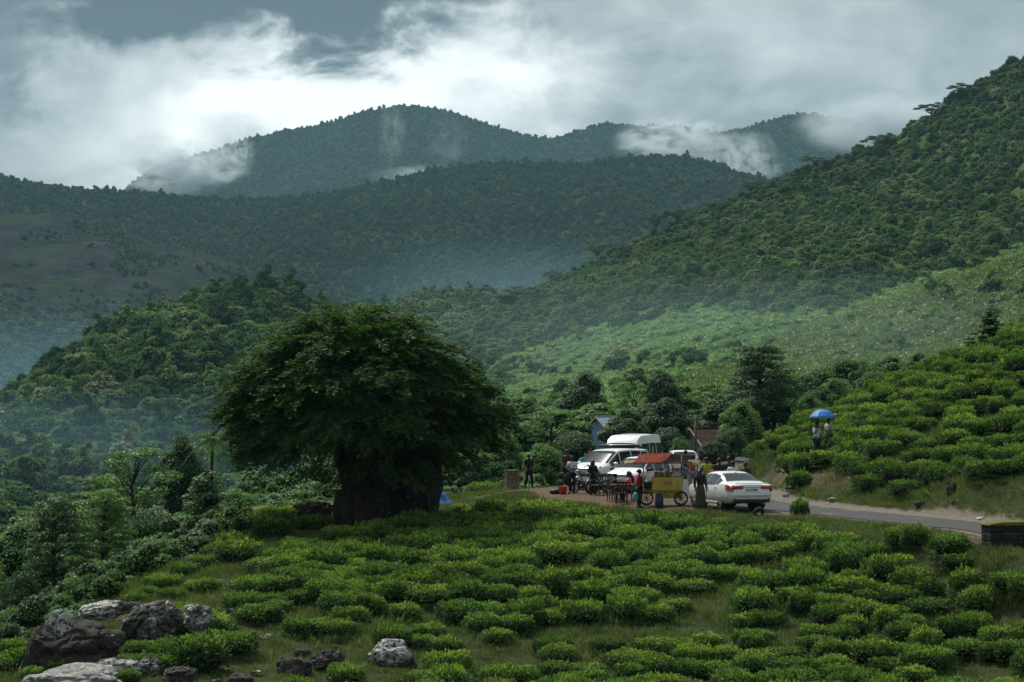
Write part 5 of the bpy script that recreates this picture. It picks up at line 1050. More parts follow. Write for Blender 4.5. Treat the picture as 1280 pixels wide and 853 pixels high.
def cart():
    d = 94.6; c = at(829, d); t = thing('food_cart', 'yellow wheeled food cart with red sheet roof and AK on its front', 'food cart', c, R(-4))
    def spoke_wheel(x, y):
        r = .28; w = MB().lathe([(r * .86, -.03), (r, -.025), (r, .025), (r * .86, .03)], 26, axis='Y', closed=True).build('wheel', M['rubber'], t, True, (x, y, r)); s_ = MB().lathe([(.04, -.05), (.04, .05)], 10, axis='Y')
        for k in range(10): a = k * .628; s_.tube([(0, 0, 0), (r * .88 * math.cos(a), 0, r * .88 * math.sin(a))], .008, 4)
        s_.lathe([(r * .80, -.018), (r * .87, -.018), (r * .87, .018), (r * .80, .018)], 24, axis='Y', closed=True); s_.build('spokes', M['metal_dark'], w)
    for x in (-.66, .70):
        for y in (-.40, .40): spoke_wheel(x, y)
    MB().box((.02, 0, .55), (1.62, .74, .05)).build('chassis', M['yellow_dk'], t); MB().box((.20, 0, .41), (.95, .62, .24), taper=1.12).build('lower_tray', M['yellow_dk'], t, bevel=.01)
    MB().tube([(-.66, -.40, .28), (-.66, .40, .28)], .02, 6).build('axle', M['metal_dark'], t); MB().tube([(.70, -.40, .28), (.70, .40, .28)], .02, 6).build('axle', M['metal_dark'], t)
    for x in (-.66, .70):
        for y in (-.33, .33): MB().tube([(x, y, .31), (x + .08, y, .54)], .018, 6).build('wheel_bracket', M['yellow_dk'], t)
    pn = MB().box((.16, -.40, .86), (1.15, .04, .53)).build('front_panel', M['yellow'], t, bevel=.008); link('lettering', text_mesh('AK', .27, 'red_text', .004), pn, (.20, -.423, .88), (R(90), 0, 0))
    MB().box((.16, .40, .86), (1.15, .03, .53)).build('back_panel', M['yellow'], t); MB().box((.745, 0, .86), (.03, .78, .53)).build('side_panel', M['yellow'], t); MB().box((-.43, 0, .86), (.03, .78, .53)).build('side_panel', M['yellow_dk'], t); MB().box((.16, 0, 1.11), (1.14, .76, .03)).build('counter', M['wood'], t)
    MB().box((-.62, 0, .62), (.36, .74, .04)).build('stove_shelf', M['wood'], t)
    for x in (-.78, .72):
        for y in (-.36, .36): MB().tube([(x, y, .55), (x, y, 1.75 if y < 0 else 1.92)], .022, 6).build('post', M['yellow_dk'] if x < 0 else M['wood'], t)
    MB().tube([(.2, -.36, 1.1), (.2, -.36, 1.78)], .018, 6).build('post', M['wood'], t); MB().box((.16, -.30, 1.40), (1.1, .16, .02)).build('hanging_shelf', M['wood'], t)
    # roof: four ribbed sheets over a pole frame
    def sheet(pts, m, nm='roof_sheet', n=14):
        a, b, c_, d_ = (np.array(p, float) for p in pts); V = []; rows = n * 2 + 1
        for i in range(rows):
            u = i / (rows - 1); o = np.array([0, 0, .022 * (1 if i % 2 else -1)])
            for v in np.linspace(0, 1, 5): V.append((a + (b - a) * u) * (1 - v) + (d_ + (c_ - d_) * u) * v + o - np.array([0, 0, .05 * math.sin(v * 3.1)]))
        Fc = [(i * 5 + k, i * 5 + k + 1, (i + 1) * 5 + k + 1, (i + 1) * 5 + k) for i in range(rows - 1) for k in range(4)]; V2 = np.array(V) - np.array([0, 0, .012])
        MB().add(V, Fc).add(V2, [f[::-1] for f in Fc]).build(nm, M[m], t)
    sheet([(-.95, .15, 2.02), (.35, .15, 2.06), (-.05, -.85, 1.72), (-1.22, -.75, 1.70)], 'sheet_red'); sheet([(.33, .16, 2.05), (1.25, .16, 1.86), (1.10, -.8, 1.72), (-.05, -.84, 1.74)], 'sheet_dark')
    sheet([(-.95, .13, 2.01), (1.2, .13, 1.90), (1.15, .95, 1.68), (-1.0, .95, 1.70)], 'sheet_dark'); sheet([(-1.5, -.35, 1.78), (-1.0, -.3, 1.80), (-1.0, -.85, 1.66), (-1.55, -.8, 1.66)], 'straw', 'awning_flap', 6); sheet([(1.0, -.3, 1.80), (1.45, -.3, 1.78), (1.28, -.85, 1.66), (.9, -.85, 1.68)], 'straw', 'awning_flap', 6)
    for y, z in ((-.80, 1.70), (.13, 1.99), (.93, 1.66)): MB().tube([(-1.45, y, z - .02), (1.3, y, z - .02)], .02, 6).build('roof_pole', M['wood'], t)
    for x in (-.8, .72): MB().tube([(x, -.82, 1.67), (x, .13, 1.96), (x, .93, 1.64)], .018, 6).build('roof_rafter', M['wood'], t)
    MB().tube([(-.4, .3, 1.7), (-.4, .3, 2.32)], .03, 6).build('roof_mast', M['yellow'], t)
    def on(dx, dy, z):  # cart-local -> world
        a = R(-4); return (c[0] + dx * math.cos(a) - dy * math.sin(a), c[1] + dx * math.sin(a) + dy * math.cos(a), c[2] + z)
    for i, dx in enumerate(np.linspace(-.30, .28, 6)):
        m = ('jar_red', 'jar_green')[i % 2]; j = thing('glass_jar', ('red', 'green')[i % 2] + ' pickle jar with dark lid on the counter of the food cart', 'jar', on(dx, -.22, 1.125), 0, 'jars on the cart counter')
        MB().lathe([(.055, 0), (.06, .02), (.06, .14), (.045, .17)], 14).build('jar_body', M[m], j, True); MB().lathe([(.05, .165), (.05, .2)], 14).build('lid', M['black_plastic'], j)
    g = thing('glass_case', 'small glass snack case on the end of the cart counter', 'display case', on(.53, -.18, 1.125), R(-4)); MB().box((0, 0, .16), (.34, .3, .28)).build('panes', M['case_glass'], g); MB().box((0, 0, .32), (.38, .34, .04)).box((0, 0, .01), (.38, .34, .025)).build('frame', M['wood'], g)
    for i in range(9): 
        k = thing('snack_packet', ('red', 'straw')[i % 2].replace('straw', 'tan') + ' snack packet hanging under the cart roof', 'snack packet', on(-.25 + i * .1, -.34, 1.30 + .05 * (i % 3)), 0, 'snack packets hanging on the cart'); b_ = MB().ell((0, 0, 0), (.04, .015, .07), 8, 6); b_.build('packet', M[('jar_red', 'straw')[i % 2]], k, True); MB().tube([(0, 0, .06), (0, 0, .36 - .05 * (i % 3))], .004, 4).build('string', M['wood'], k)
    pt = thing('cooking_pot', 'dark round cooking pot on the stove end of the food cart', 'pot', on(-.62, -.1, .64)); MB().lathe([(.05, 0), (.16, .03), (.2, .14), (.19, .26), (.2, .28)], 20).build('pot_body', M['metal_dark'], pt, True); MB().lathe([(.19, .28), (.12, .33), (.02, .35)], 20).build('lid', M['steel'], pt, True)
    dr = at(824, 93.6); dm = thing('drum', 'blue-grey plastic drum standing in front of the food cart', 'drum', dr); MB().lathe([(.15, 0), (.17, .03), (.165, .2), (.18, .22), (.165, .25), (.165, .42), (.14, .5)], 20).build('drum_body', M['blue_drum'], dm, True); MB().lathe([(.12, .49), (.12, .54), (.03, .56)], 18).build('lid', M['black_plastic'], dm)
cart()
def chair(label, px, d, rz, m='dark_plastic', group=None):
    t = thing('plastic_chair', label, 'chair', at(px, d), rz, group)
    for x in (-.2, .2):
        for y in (-.2, .2): MB().tube([(x * 1.1, y * 1.1, 0), (x, y, .43)], [.018, .026], 6).build('leg', M[m], t)
    MB().box((0, 0, .44), (.46, .46, .04)).build('seat', M[m], t, bevel=.015)
    for i in range(4): MB().box((-.15 + i * .1, -.235, .66), (.06, .025, .42), rot=(R(10), 0, 0)).build('back_slat', M[m], t)
    MB().box((0, -.27, .87), (.46, .035, .09), rot=(R(10), 0, 0)).build('top_rail', M[m], t, bevel=.01)
    for sg in (-1, 1): MB().tube([(sg * .23, -.24, .66), (sg * .25, .1, .66), (sg * .23, .2, .44)], .02, 6).build('armrest', M[m], t, True)
    return t
G = 'dark plastic chairs on the dirt lot'
chair('dark plastic chair at the outer end of the wooden table', 767, 98.0, R(-80), group=G); chair('dark plastic chair behind the black-robed person', 746, 102.5, R(150), group=G); chair('dark plastic chair between the table and the black-robed person', 758, 103, R(40), group=G); chair('dark plastic chair on the near side of the wooden table', 777, 96.6, R(0), group=G); chair('dark plastic chair on the cart side of the wooden table', 789, 98.6, R(100), group=G)
def table():
    t = thing('wooden_table', 'low wooden table beside the food cart with dark chairs round it', 'table', at(779, 97.6), R(8))
    for i in range(5): MB().box((0, -.28 + i * .14, .70), (.95, .13, .03)).build('plank', M['wood'], t)
    for x in (-.4, .4):
        for y in (-.28, .28): MB().box((x, y, .34), (.05, .05, .68)).build('leg', M['wood'], t)
    MB().box((0, -.28, .62), (.8, .03, .08)).box((0, .28, .62), (.8, .03, .08)).build('apron', M['wood'], t)
    b = at(779, 97.6); k = thing('pink_bag', 'bright pink plastic bag standing on the wooden table', 'bag', b + np.array([.22, 0, .715])); MB().lathe([(.08, 0), (.12, .05), (.11, .18), (.05, .24)], 12).build('bag_body', simple('pink_plastic', (.62, .06, .12), .5), k, True); MB().tube([(-.05, 0, .22), (-.03, 0, .32), (.03, 0, .32), (.05, 0, .22)], .01, 5).build('handle', M['jar_red'], k)
table()
def bucket():
    t = thing('orange_bucket', 'bright orange bucket on the ground by the woman in white', 'bucket', at(703.5, 104)); MB().lathe([(.15, 0), (.20, .34), (.215, .36), (.19, .36), (.14, .03)], 20).build('bucket_body', M['orange'], t, True); MB().tube([(.2 * math.cos(a), .05, .34 + .12 * math.sin(a)) for a in np.linspace(0, math.pi, 9)], .008, 5).build('handle', M['metal_dark'], t)
    MB2 = thing('cloth_sack', 'dark lumpy sack lying beside the orange bucket', 'sack', at(695, 104.5)); MB().ell((0, 0, .10), (.30, .16, .13), 12, 8).build('sack_body', M['black_plastic'], MB2, True); MB().ell((.28, 0, .13), (.06, .05, .05), 8, 6).build('knot', M['black_plastic'], MB2, True)
bucket()
def stump():
    t = thing('stone_pillar', 'pale stubby stone pillar at the edge of the dirt path', 'pillar', at(640, 113)); m = _rock('pillar_stone', (0.09, 0.072, 0.045), (0.20, 0.165, 0.10), (0.4, 0.38, 0.3), 0.03, seed=2.2)
    MB().lathe([(.36, -.2), (.36, .05), (.34, .1), (.335, .75), (.35, .85), (.34, .9)], 10).build('shaft', m, t, bevel=.02); MB().lathe([(.36, .90), (.36, .95), (.30, .97)], 10).build('cap', M['rock_moss'], t)
stump()
def parapet():
    d = 75.6; c = at(1264, d); t = thing('parapet_block', 'mossy stone parapet block with yellow-green top beside the road', 'parapet', c, R(14)); w, dp, h = 1.75, .75, .72
    g = np.random.default_rng(5)
    for r_ in range(3):
        n = 4 + r_ % 2; xs = np.linspace(-w / 2, w / 2, n + 1) + np.r_[0, g.normal(0, .05, n - 1), 0]
        for i in range(n):
            for y in (-dp / 4, dp / 4): MB().box(((xs[i] + xs[i + 1]) / 2, y * 1.0 + g.normal(0, .01), -.12 + r_ * .26 + .13), (xs[i + 1] - xs[i] - .02, dp / 2 - .015, .245), rot=(0, 0, g.normal(0, .03))).build('stone', M['block_stone'], t, bevel=.04)
    MB().box((0, 0, .2), (w - .06, dp - .08, .75)).build('mortar_core', M['rock_dark'], t)
    MB().prism([(-w / 2 - .04, .64), (w / 2 + .04, .64), (w / 2 + .02, .70), (w / 4, .76), (-w / 4, .765), (-w / 2 - .02, .70)], -dp / 2 - .03, dp / 2 + .03).build('coping', M['rock_moss2'], t, bevel=.03)
M['block_stone'] = _rock('parapet_stone', (0.010, 0.010, 0.009), (0.030, 0.029, 0.024), (0.10, 0.11, 0.05), 0.0, 0.8, seed=4.4)
M['rock_moss2'] = _rock('coping_moss', (0.10, 0.10, 0.02), (0.20, 0.20, 0.035), (0.05, 0.045, 0.03), 0.0, 0.6, seed=6.1)
parapet()
def tyre():
    t = thing('old_tyre', 'old black tyre lying on the grass behind the saloon car', 'tyre', at(947, 87.7), .4); t.scale = (.7, .7, .7); MB().lathe([(.17, -.08), (.28, -.09), (.30, -.05), (.30, .05), (.28, .09), (.17, .08)], 22, (0, 0, .18), 'Y', True).build('tread', M['rubber'], t, True, rot=(R(35), 0, 0)); MB().lathe([(.15, -.05), (.18, -.05), (.18, .05), (.15, .05)], 18, (0, 0, .18), 'Y', True).build('bead', M['metal_dark'], t, rot=(R(35), 0, 0))
tyre()
def tarp():
    p = at(549, 102); t = thing('blue_tarpaulin', 'crumpled bright blue tarpaulin beside the tall dark boulder', 'tarpaulin', p); V = []; n = 15
    for i in range(n):
        for j in range(n):
            u, v = i / (n - 1) - .5, j / (n - 1) - .5; h = .62 * math.exp(-(u * u + v * v) * 9) + .12 * mnoise.noise(Vector((u * 7, v * 7, 1.3))) + .04; V.append((u * 1.5, v * 1.1, max(.02, h)))
    Fc = [(i * n + j, i * n + j + 1, (i + 1) * n + j + 1, (i + 1) * n + j) for i in range(n - 1) for j in range(n - 1)]
    MB().add(V, Fc).build('sheet', M['blue_tarp'], t, True); MB().tube([(.5, -.3, .05), (.8, -.4, .02), (1.1, -.3, .01)], .012, 5).build('rope', M['straw'], t)
    q = thing('blue_sack', 'dark blue sack leaning against the tall boulder by the tarpaulin', 'sack', at(541, 100.5)); MB().lathe([(.16, 0), (.22, .15), (.2, .5), (.1, .68), (.04, .72)], 14).build('sack_body', simple('blue_sack', (.02, .06, .16), .7), q, True); MB().lathe([(.06, .68), (.09, .8), (.02, .8)], 10).build('sack_neck', simple('blue_sack_neck', (.02, .06, .16), .7), q, True)
tarp()
for i, (px, d, s) in enumerate(((1225, 85, .12), (997, 75.8, .2), (1010, 76.3, .12), (1035, 95, .08))):
    o = MB().ell((0, 0, .05), (s, s * .7, s * .45), 9, 7); b = o.build('plastic_bag', M['white_plastic'], None, True, at(px, d)); b.data.vertices.foreach_set('co', np.ravel([np.array(v.co) * (1 + .35 * mnoise.noise(v.co * 14 + Vector((i, 0, 0)))) for v in b.data.vertices])); tag(b, 'scrap of white plastic litter lying in the grass', 'litter', 'white litter in the grass')
# utility pole and houses beyond
def pole():
    d = 152; p = at(869.5, d); h = P(0, 519, d)[2] - p[2]; t = thing('utility_pole', 'thin pale wooden utility pole in front of the brown roofed house', 'utility pole', p); MB().tube([(0, 0, -.3), (.02, 0, h)], [.11, .08], 8).build('pole', M['bark_pale'], t, True); MB().box((0, -.1, h - .3), (.9, .08, .08)).build('cross_arm', M['bark_pale'], t)
    for x in (-.38, 0.15, .38): MB().lathe([(.03, 0), (.045, .05), (.03, .12)], 8, (x, -.1, h - .26)).build('insulator', M['rock_pale'], t)
pole()
M['tiles'] = simple('clay_tiles', (0.055, 0.036, 0.032), 0.8, 0.2, vary=.3, scale=3); M['wall_blue'] = simple('blue_wall', (0.22, 0.32, 0.48), 0.8, 0.2, vary=.1); M['wall_grey'] = simple('grey_wall', (0.22, 0.20, 0.18), 0.85, 0.2, vary=.15); M['roof_pale'] = simple('pale_metal_roof', (.26, .32, .40), .6, .3); M['wall_yellow'] = simple('yellow_wall', (.45, .42, .10), .8, .2)
def house(name, label, px, d, rz, w, dp, hw, hr, wall, roof):
    t = thing(name, label, 'house', at(px, d), rz)
    MB().prism([(-dp / 2, -.5), (dp / 2, -.5), (dp / 2, hw), (0, hw + hr), (-dp / 2, hw)], -w / 2, w / 2, 'X').build('wall', M[wall], t)
    rf = link('roof', MB().tube([(-w / 2 - .3, 0, hw + hr + .08), (w / 2 + .3, 0, hw + hr + .08)], .09, 6).data('roof', M[roof]), t)
    L_ = math.hypot(dp / 2, hr) + .35; an = math.atan2(hr, dp / 2)
    for sg in (-1, 1):
        for i in range(7):
            s0 = (i + .5) / 7 * L_; MB().box((0, sg * s0 * math.cos(an), hw + hr + .07 - s0 * math.sin(an) + .012 * (i % 2)), (w + .6, L_ / 7 + .04, .05), rot=(-sg * an, 0, 0)).build('tile_course', M[roof], rf)
    for x in (-w / 4, w / 4): wd = MB().box((x, -dp / 2 - .02, hw * .55), (.8, .06, hw * .5)).build('window', M['wood'], t); MB().box((x, -dp / 2 - .055, hw * .55), (.66, .02, hw * .4)).build('pane', M['glass'], wd)
    dr = MB().box((0, -dp / 2 - .02, hw / 2 - .1), (.8, .06, hw * .85)).build('door', M['wood'], t); MB().ell((.3, -dp / 2 - .07, hw / 2), (.03, .03, .03), 8, 6).build('handle', M['metal_dark'], dr)
    for sg in (-1, 1): MB().tube([(sg * (w / 2 + .3), -dp / 2 - .2, hw - .1), (sg * (w / 2 + .3), 0, hw + hr + .05), (sg * (w / 2 + .3), dp / 2 + .2, hw - .1)], .06, 6).build('barge_board', M['straw'], t)
house('brown_roofed_house', 'small house with brown tiled roof beyond the end of the tea slope', 890, 172, R(28), 3.2, 2.8, .55, 1.1, 'wall_grey', 'tiles')
house('blue_house', 'small blue-walled house behind the roof of the parked minibus', 759, 168, R(38), 1.5, 1.6, 2.6, .6, 'wall_blue', 'roof_pale')
# ------------------------------------------------------------------ people
M['skin'] = simple('skin_brown', (0.10, 0.055, 0.035), 0.55, 0.3, vary=.08); M['hair'] = simple('hair_black', (0.010, 0.009, 0.008), 0.5, 0.3)
_CL = {}
def cloth(c):
    if c not in _CL: _CL[c] = simple('cloth', c, 0.85, 0.15, vary=.12, scale=9, bump=.01)
    return _CL[c]
def skin(name, pts, edges, rad, m, parent, root=0, sub=1):
    me = bpy.data.meshes.new(name); me.from_pydata([tuple(map(float, p)) for p in pts], edges, []); o = link(name, me); o.modifiers.new('s', 'SKIN')
    for i, r in enumerate(rad): v = me.skin_vertices[0].data[i]; v.radius = (r, r) if not hasattr(r, '__len__') else r; v.use_root = (i == root)
    s = o.modifiers.new('d', 'SUBSURF'); s.levels = sub; s.render_levels = sub; apply_mods(o); o.data.materials.clear(); o.data.materials.append(m)
    o.data.polygons.foreach_set('use_smooth', [True] * len(o.data.polygons)); o.parent = parent; return o
J0 = dict(pelvis=(0, 0, .94), spine=(0, 0, 1.12), chest=(0, 0, 1.32), neck=(0, -.01, 1.46), chin=(0, .03, 1.52), head=(0, .02, 1.60), crown=(0, .01, 1.66))
for s_, n_ in ((-1, 'l'), (1, 'r')):
    J0.update({'sh' + n_: (s_ * .17, 0, 1.39), 'el' + n_: (s_ * .235, -.03, 1.12), 'wr' + n_: (s_ * .24, .05, .89), 'ha' + n_: (s_ * .235, .07, .82), 'hi' + n_: (s_ * .085, 0, .86), 'kn' + n_: (s_ * .10, .03, .49), 'an' + n_: (s_ * .10, -.02, .08), 'to' + n_: (s_ * .12, .15, .035)})
RAD = dict(pelvis=.125, spine=.11, chest=.135, neck=.05, chin=.062, head=.088, crown=.068, sh=.062, el=.042, wr=.03, ha=.034, hi=.088, kn=.058, an=.038, to=.036)
EDG = [('pelvis', 'spine'), ('spine', 'chest'), ('chest', 'neck'), ('neck', 'chin'), ('chin', 'head'), ('head', 'crown')] + [(a + n_, b + n_) for n_ in 'lr' for a, b in (('sh', 'el'), ('el', 'wr'), ('wr', 'ha'), ('hi', 'kn'), ('kn', 'an'), ('an', 'to'))] + [('chest', 'shl'), ('chest', 'shr'), ('pelvis', 'hil'), ('pelvis', 'hir')]
def person(label, loc, rz, top, legs, h=1.65, pose=None, hair='short', robe=None, sleeves='el', extra=None, group=None):
    J = {k: np.array(v, float) for k, v in J0.items()}
    for k, v in (pose or {}).items(): J[k] = np.array(v, float)
    t = thing('person', label, 'person', loc, rz, group, scale=(h / 1.72,) * 3); K = list(J); ix = {k: i for i, k in enumerate(K)}; rad = [RAD.get(k, RAD.get(k[:-1])) for k in K]
    b = skin('body', [J[k] for k in K], [(ix[a], ix[c]) for a, c in EDG], rad, M['skin'], t, ix['pelvis'])
    f = MB()
    for n_ in 'lr':   # five fingers on each hand
        d_ = J['ha' + n_] - J['wr' + n_]; d_ /= np.linalg.norm(d_) + 1e-9; sd = np.cross(d_, (0, 1, .2)); sd /= np.linalg.norm(sd) + 1e-9; nr = np.cross(sd, d_)
        for i, L_ in enumerate((.062, .075, .08, .072, .055)):
            o = J['ha' + n_] + sd * (.011 * (i - 2)) * 1.6 + d_ * (.01 if i else -.025); dd = d_ if i else d_ * .6 + sd * -.8; p1 = o + dd * L_ * .5; f.tube([o, p1, p1 + (dd * .8 + nr * .5) * L_ * .5], [.0095, .0085, .006], 5)
    hd, ch = J['head'], J['chin']; f.ell(hd + (0, .088, -.012), (.014, .022, .022), 8, 6)
    for sg in (-1, 1): f.ell(hd + (sg * .085, 0, -.01), (.014, .024, .034), 8, 6)
    f.ell(hd + (0, .078, -.062), (.026, .012, .008), 8, 6); fd = f.data('f', M['skin'], True)
    v = np.empty(len(b.data.vertices) * 3, np.float32); b.data.vertices.foreach_get('co', v); Fb = [tuple(p.vertices) for p in b.data.polygons]
    V, Fc = join([(v.reshape(-1, 3), Fb), (np.concatenate(f.v), f.f)]); b.data = mesh_np('body', V, Fc, [M['skin']], smooth=True)
    for sg in (-1, 1): MB().ell(hd + (sg * .034, .078, .012), (.014, .010, .008), 8, 6).build('eye', M['ink'], b)
    up = [k for k in ('pelvis', 'spine', 'chest', 'neck')] + [a + n_ for n_ in 'lr' for a in (('sh', 'el') if sleeves == 'el' else ('sh', 'el', 'wr'))]
    ui = {k: i for i, k in enumerate(up)}; pts = [J[k] for k in up]; pts[0] = J['pelvis'] + (0, 0, -.02); pts[3] = J['chest'] * .35 + J['neck'] * .65
    ed = [(0, 1), (1, 2), (2, 3)] + [(2, ui['sh' + n_]) for n_ in 'lr'] + [(ui['sh' + n_], ui['el' + n_]) for n_ in 'lr'] + ([(ui['el' + n_], ui['wr' + n_]) for n_ in 'lr'] if sleeves != 'el' else [])
    skin('shirt', pts, ed, [{'pelvis': .158, 'spine': .142, 'chest': .16, 'neck': .075}.get(k, {'sh': .082, 'el': .062, 'wr': .045}.get(k[:2])) for k in up], cloth(top), t)
    lw = ['pelvis'] + [a + n_ for n_ in 'lr' for a in ('hi', 'kn', 'an')]; li = {k: i for i, k in enumerate(lw)}
    if robe is None: skin('trousers', [J[k] for k in lw], [(0, li['hi' + n_]) for n_ in 'lr'] + [(li['hi' + n_], li['kn' + n_]) for n_ in 'lr'] + [(li['kn' + n_], li['an' + n_]) for n_ in 'lr'], [.145] + [.108, .078, .060] * 2, cloth(legs), t)
    else:
        pr = [(.13, 1.02), (.17, .90), (.20, .6), (.22, .3), (.235, .1)]; m = MB().lathe(pr, 22); V = m.v[0]; a = np.arctan2(V[:, 1], V[:, 0]); V[:, :2] *= (1 + .05 * np.sin(a * 7)[:, None] * ((1.02 - V[:, 2:3]) / .92)); m.v[0] = V + np.array([J['pelvis'][0], J['pelvis'][1], 0]); m.build('skirt', cloth(robe), t, True)
    for n_ in 'lr': a, c = J['an' + n_], J['to' + n_]; MB().tube([a + (0, -.06, -.035), a + (0, .02, -.03), c + (0, .02, 0)], [.04, .05, .038], 8).build('shoe', M['ink'], t, True)
    hm = MB().ell(hd + (0, -.018, .028), (.098, .105, .098), 14, 10)
    if hair == 'long': hm.tube([hd + (0, -.06, .05), hd + (0, -.10, -.1), J['neck'] + (0, -.13, -.12), J['chest'] + (0, -.17, -.22)], [.08, .10, .12, .06], 10)
    if hair == 'veil': hm.tube([hd + (0, -.02, .06), hd + (0, -.05, -.1), J['neck'] + (0, -.04, -.10), J['chest'] + (0, -.03, -.15)], [.105, .115, .16, .20], 12)
    if hair == 'bun': hm.ell(hd + (0, -.11, .02), (.05, .05, .05), 8, 6)
    hm.build('veil' if hair == 'veil' else 'hair', M['hair'], t, True)
    return t
WALK = dict(knl=(-.10, .16, .50), anl=(-.10, .22, .08), tol=(-.11, .38, .04), knr=(.10, -.02, .48), anr=(.10, -.28, .14), tor=(.11, -.16, .04), ell=(-.24, -.12, 1.14), wrl=(-.25, -.06, .90), hal=(-.25, -.03, .83), elr=(.24, .06, 1.13), wrr=(.24, .20, .95), har=(.24, .25, .89))
SIT = dict(pelvis=(0, 0, .52), spine=(0, .02, .70), chest=(0, .05, .90), neck=(0, .06, 1.04), chin=(0, .10, 1.10), head=(0, .09, 1.18), crown=(0, .08, 1.24), shl=(-.17, .05, .97), shr=(.17, .05, .97), ell=(-.24, .10, .72), elr=(.24, .10, .72), wrl=(-.18, .30, .66), wrr=(.18, .30, .66), hal=(-.15, .36, .66), har=(.15, .36, .66),
           hil=(-.09, .06, .50), hir=(.09, .06, .50), knl=(-.11, .42, .50), knr=(.11, .42, .50), anl=(-.11, .42, .08), anr=(.11, .42, .08), tol=(-.12, .58, .035), tor=(.12, .58, .035))
REACH = dict(spine=(0, .08, 1.10), chest=(0, .22, 1.24), neck=(0, .32, 1.33), chin=(0, .40, 1.36), head=(0, .42, 1.43), crown=(0, .43, 1.49), shl=(-.17, .24, 1.30), shr=(.17, .24, 1.30), ell=(-.26, .42, 1.14), wrl=(-.25, .62, 1.10), hal=(-.25, .70, 1.10), elr=(.25, .40, 1.46), wrr=(.27, .52, 1.68), har=(.28, .56, 1.75))
FOLD = dict(ell=(-.24, .02, 1.12), wrl=(-.05, .20, 1.12), hal=(.02, .22, 1.13), elr=(.24, .02, 1.12), wrr=(.05, .20, 1.06), har=(-.02, .22, 1.06))
HOLD = dict(elr=(.24, .10, 1.16), wrr=(.17, .22, 1.34), har=(.16, .23, 1.42))
N_ = (0.015, .015, .017)
person('man dressed all in black walking along the dirt path', at(661, 111.5), R(200), N_, (.012, .012, .014), 1.60, WALK)
w = person('woman in white top and black trousers standing by the orange bucket', at(715, 104.6), R(160), (.52, .52, .56), N_, 1.66, FOLD, 'bun')
bg = thing('shoulder_bag', 'dark shoulder bag hanging at the side of the woman in white', 'bag', at(709.5, 104.5) + np.array([0, 0, .72])); MB().ell((0, 0, 0), (.15, .08, .18), 10, 8).build('bag_body', M['black_plastic'], bg, True); MB().tube([(-.1, 0, .12), (.02, 0, .45), (.12, 0, .62)], .012, 5).build('strap', M['black_plastic'], bg)
person('dark-haired person in dark red behind the woman in white', at(709, 112), R(150), (.06, .02, .025), N_, 1.72)
person('person in teal shirt leaning over the bonnet of the people carrier', (3.05, 111.2, gz1(3.05, 111.2)), R(-75), (.03, .19, .22), N_, 1.68, REACH)
person('black-robed veiled person standing beside the parked motorcycle', at(741, 103.2), R(200), N_, N_, 1.50, FOLD, 'veil', robe=N_, sleeves='wr')
person('person in red shirt standing at the stove end of the food cart', at(799, 94.6), R(-70), (.36, .028, .035), (.03, .025, .035), 1.52, HOLD, 'bun')
tb = thing('teal_bag', 'bright teal carrier bag held by the person in red', 'bag', at(794.5, 94.3) + np.array([0, 0, .36])); MB().lathe([(.09, 0), (.11, .04), (.10, .22), (.05, .3)], 10).build('bag_body', simple('teal_plastic', (.03, .34, .33), .5), tb, True); MB().tube([(-.03, 0, .28), (0, 0, .42), (.03, 0, .28)], .01, 5).build('handle', M['black_plastic'], tb)
person('person in pink top seated at the wooden table', at(788, 98.9) + np.array([0, 0, -.04]), R(95), (.50, .06, .11), N_, 1.6, SIT, 'long')
person('dark-clad person seated at the outer end of the table', at(767, 98.0) + np.array([0, 0, -.04]), R(-75), N_, (.04, .04, .05), 1.6, SIT)
person('man in dark shirt and pale grey jeans walking past the cart', at(857, 109), R(20), (.03, .03, .04), (.20, .23, .26), 1.66, WALK)
person('person in orange shirt standing just past the food cart', at(866, 106), R(170), (.46, .10, .05), (.25, .22, .2), 1.55)
person('woman with long black hair and patterned dark skirt beside the saloon car', at(875.5, 90.4), R(-25), (.035, .035, .03), N_, 1.64, None, 'long', robe=(.055, .052, .035), sleeves='wr')
person('man in lime green shirt standing beyond the saloon car', at(883, 99.5), R(190), (.27, .36, .05), (.05, .05, .07), 1.72)
person('girl in red top standing between two men beyond the saloon car', at(892.5, 98.5), R(150), (.42, .03, .06), N_, 1.46, None, 'long')
person('dark-shirted man beside the girl in red', at(899, 100), R(200), (.03, .03, .035), (.05, .05, .07), 1.66)
person('man in white shirt standing behind the saloon car roof', at(916, 98.5), R(180), (.55, .57, .60), (.05, .05, .07), 1.62)
person('dark-shirted man close behind the man in white', at(911, 100.5), R(160), (.04, .045, .05), N_, 1.70)
person('man in dark brown shirt standing apart beyond the saloon car', at(932, 98), R(150), (.04, .032, .03), N_, 1.60)
ua, ub = at(1021, 104.3), at(1036, 104.9)
person('person in white shirt with dark sash holding the blue umbrella', ua, R(215), (.50, .53, .58), (.03, .035, .05), 1.62, HOLD)
person('person in pale shirt sharing the blue umbrella on the tea slope', ub, R(130), (.42, .44, .42), (.04, .04, .05), 1.56, FOLD)
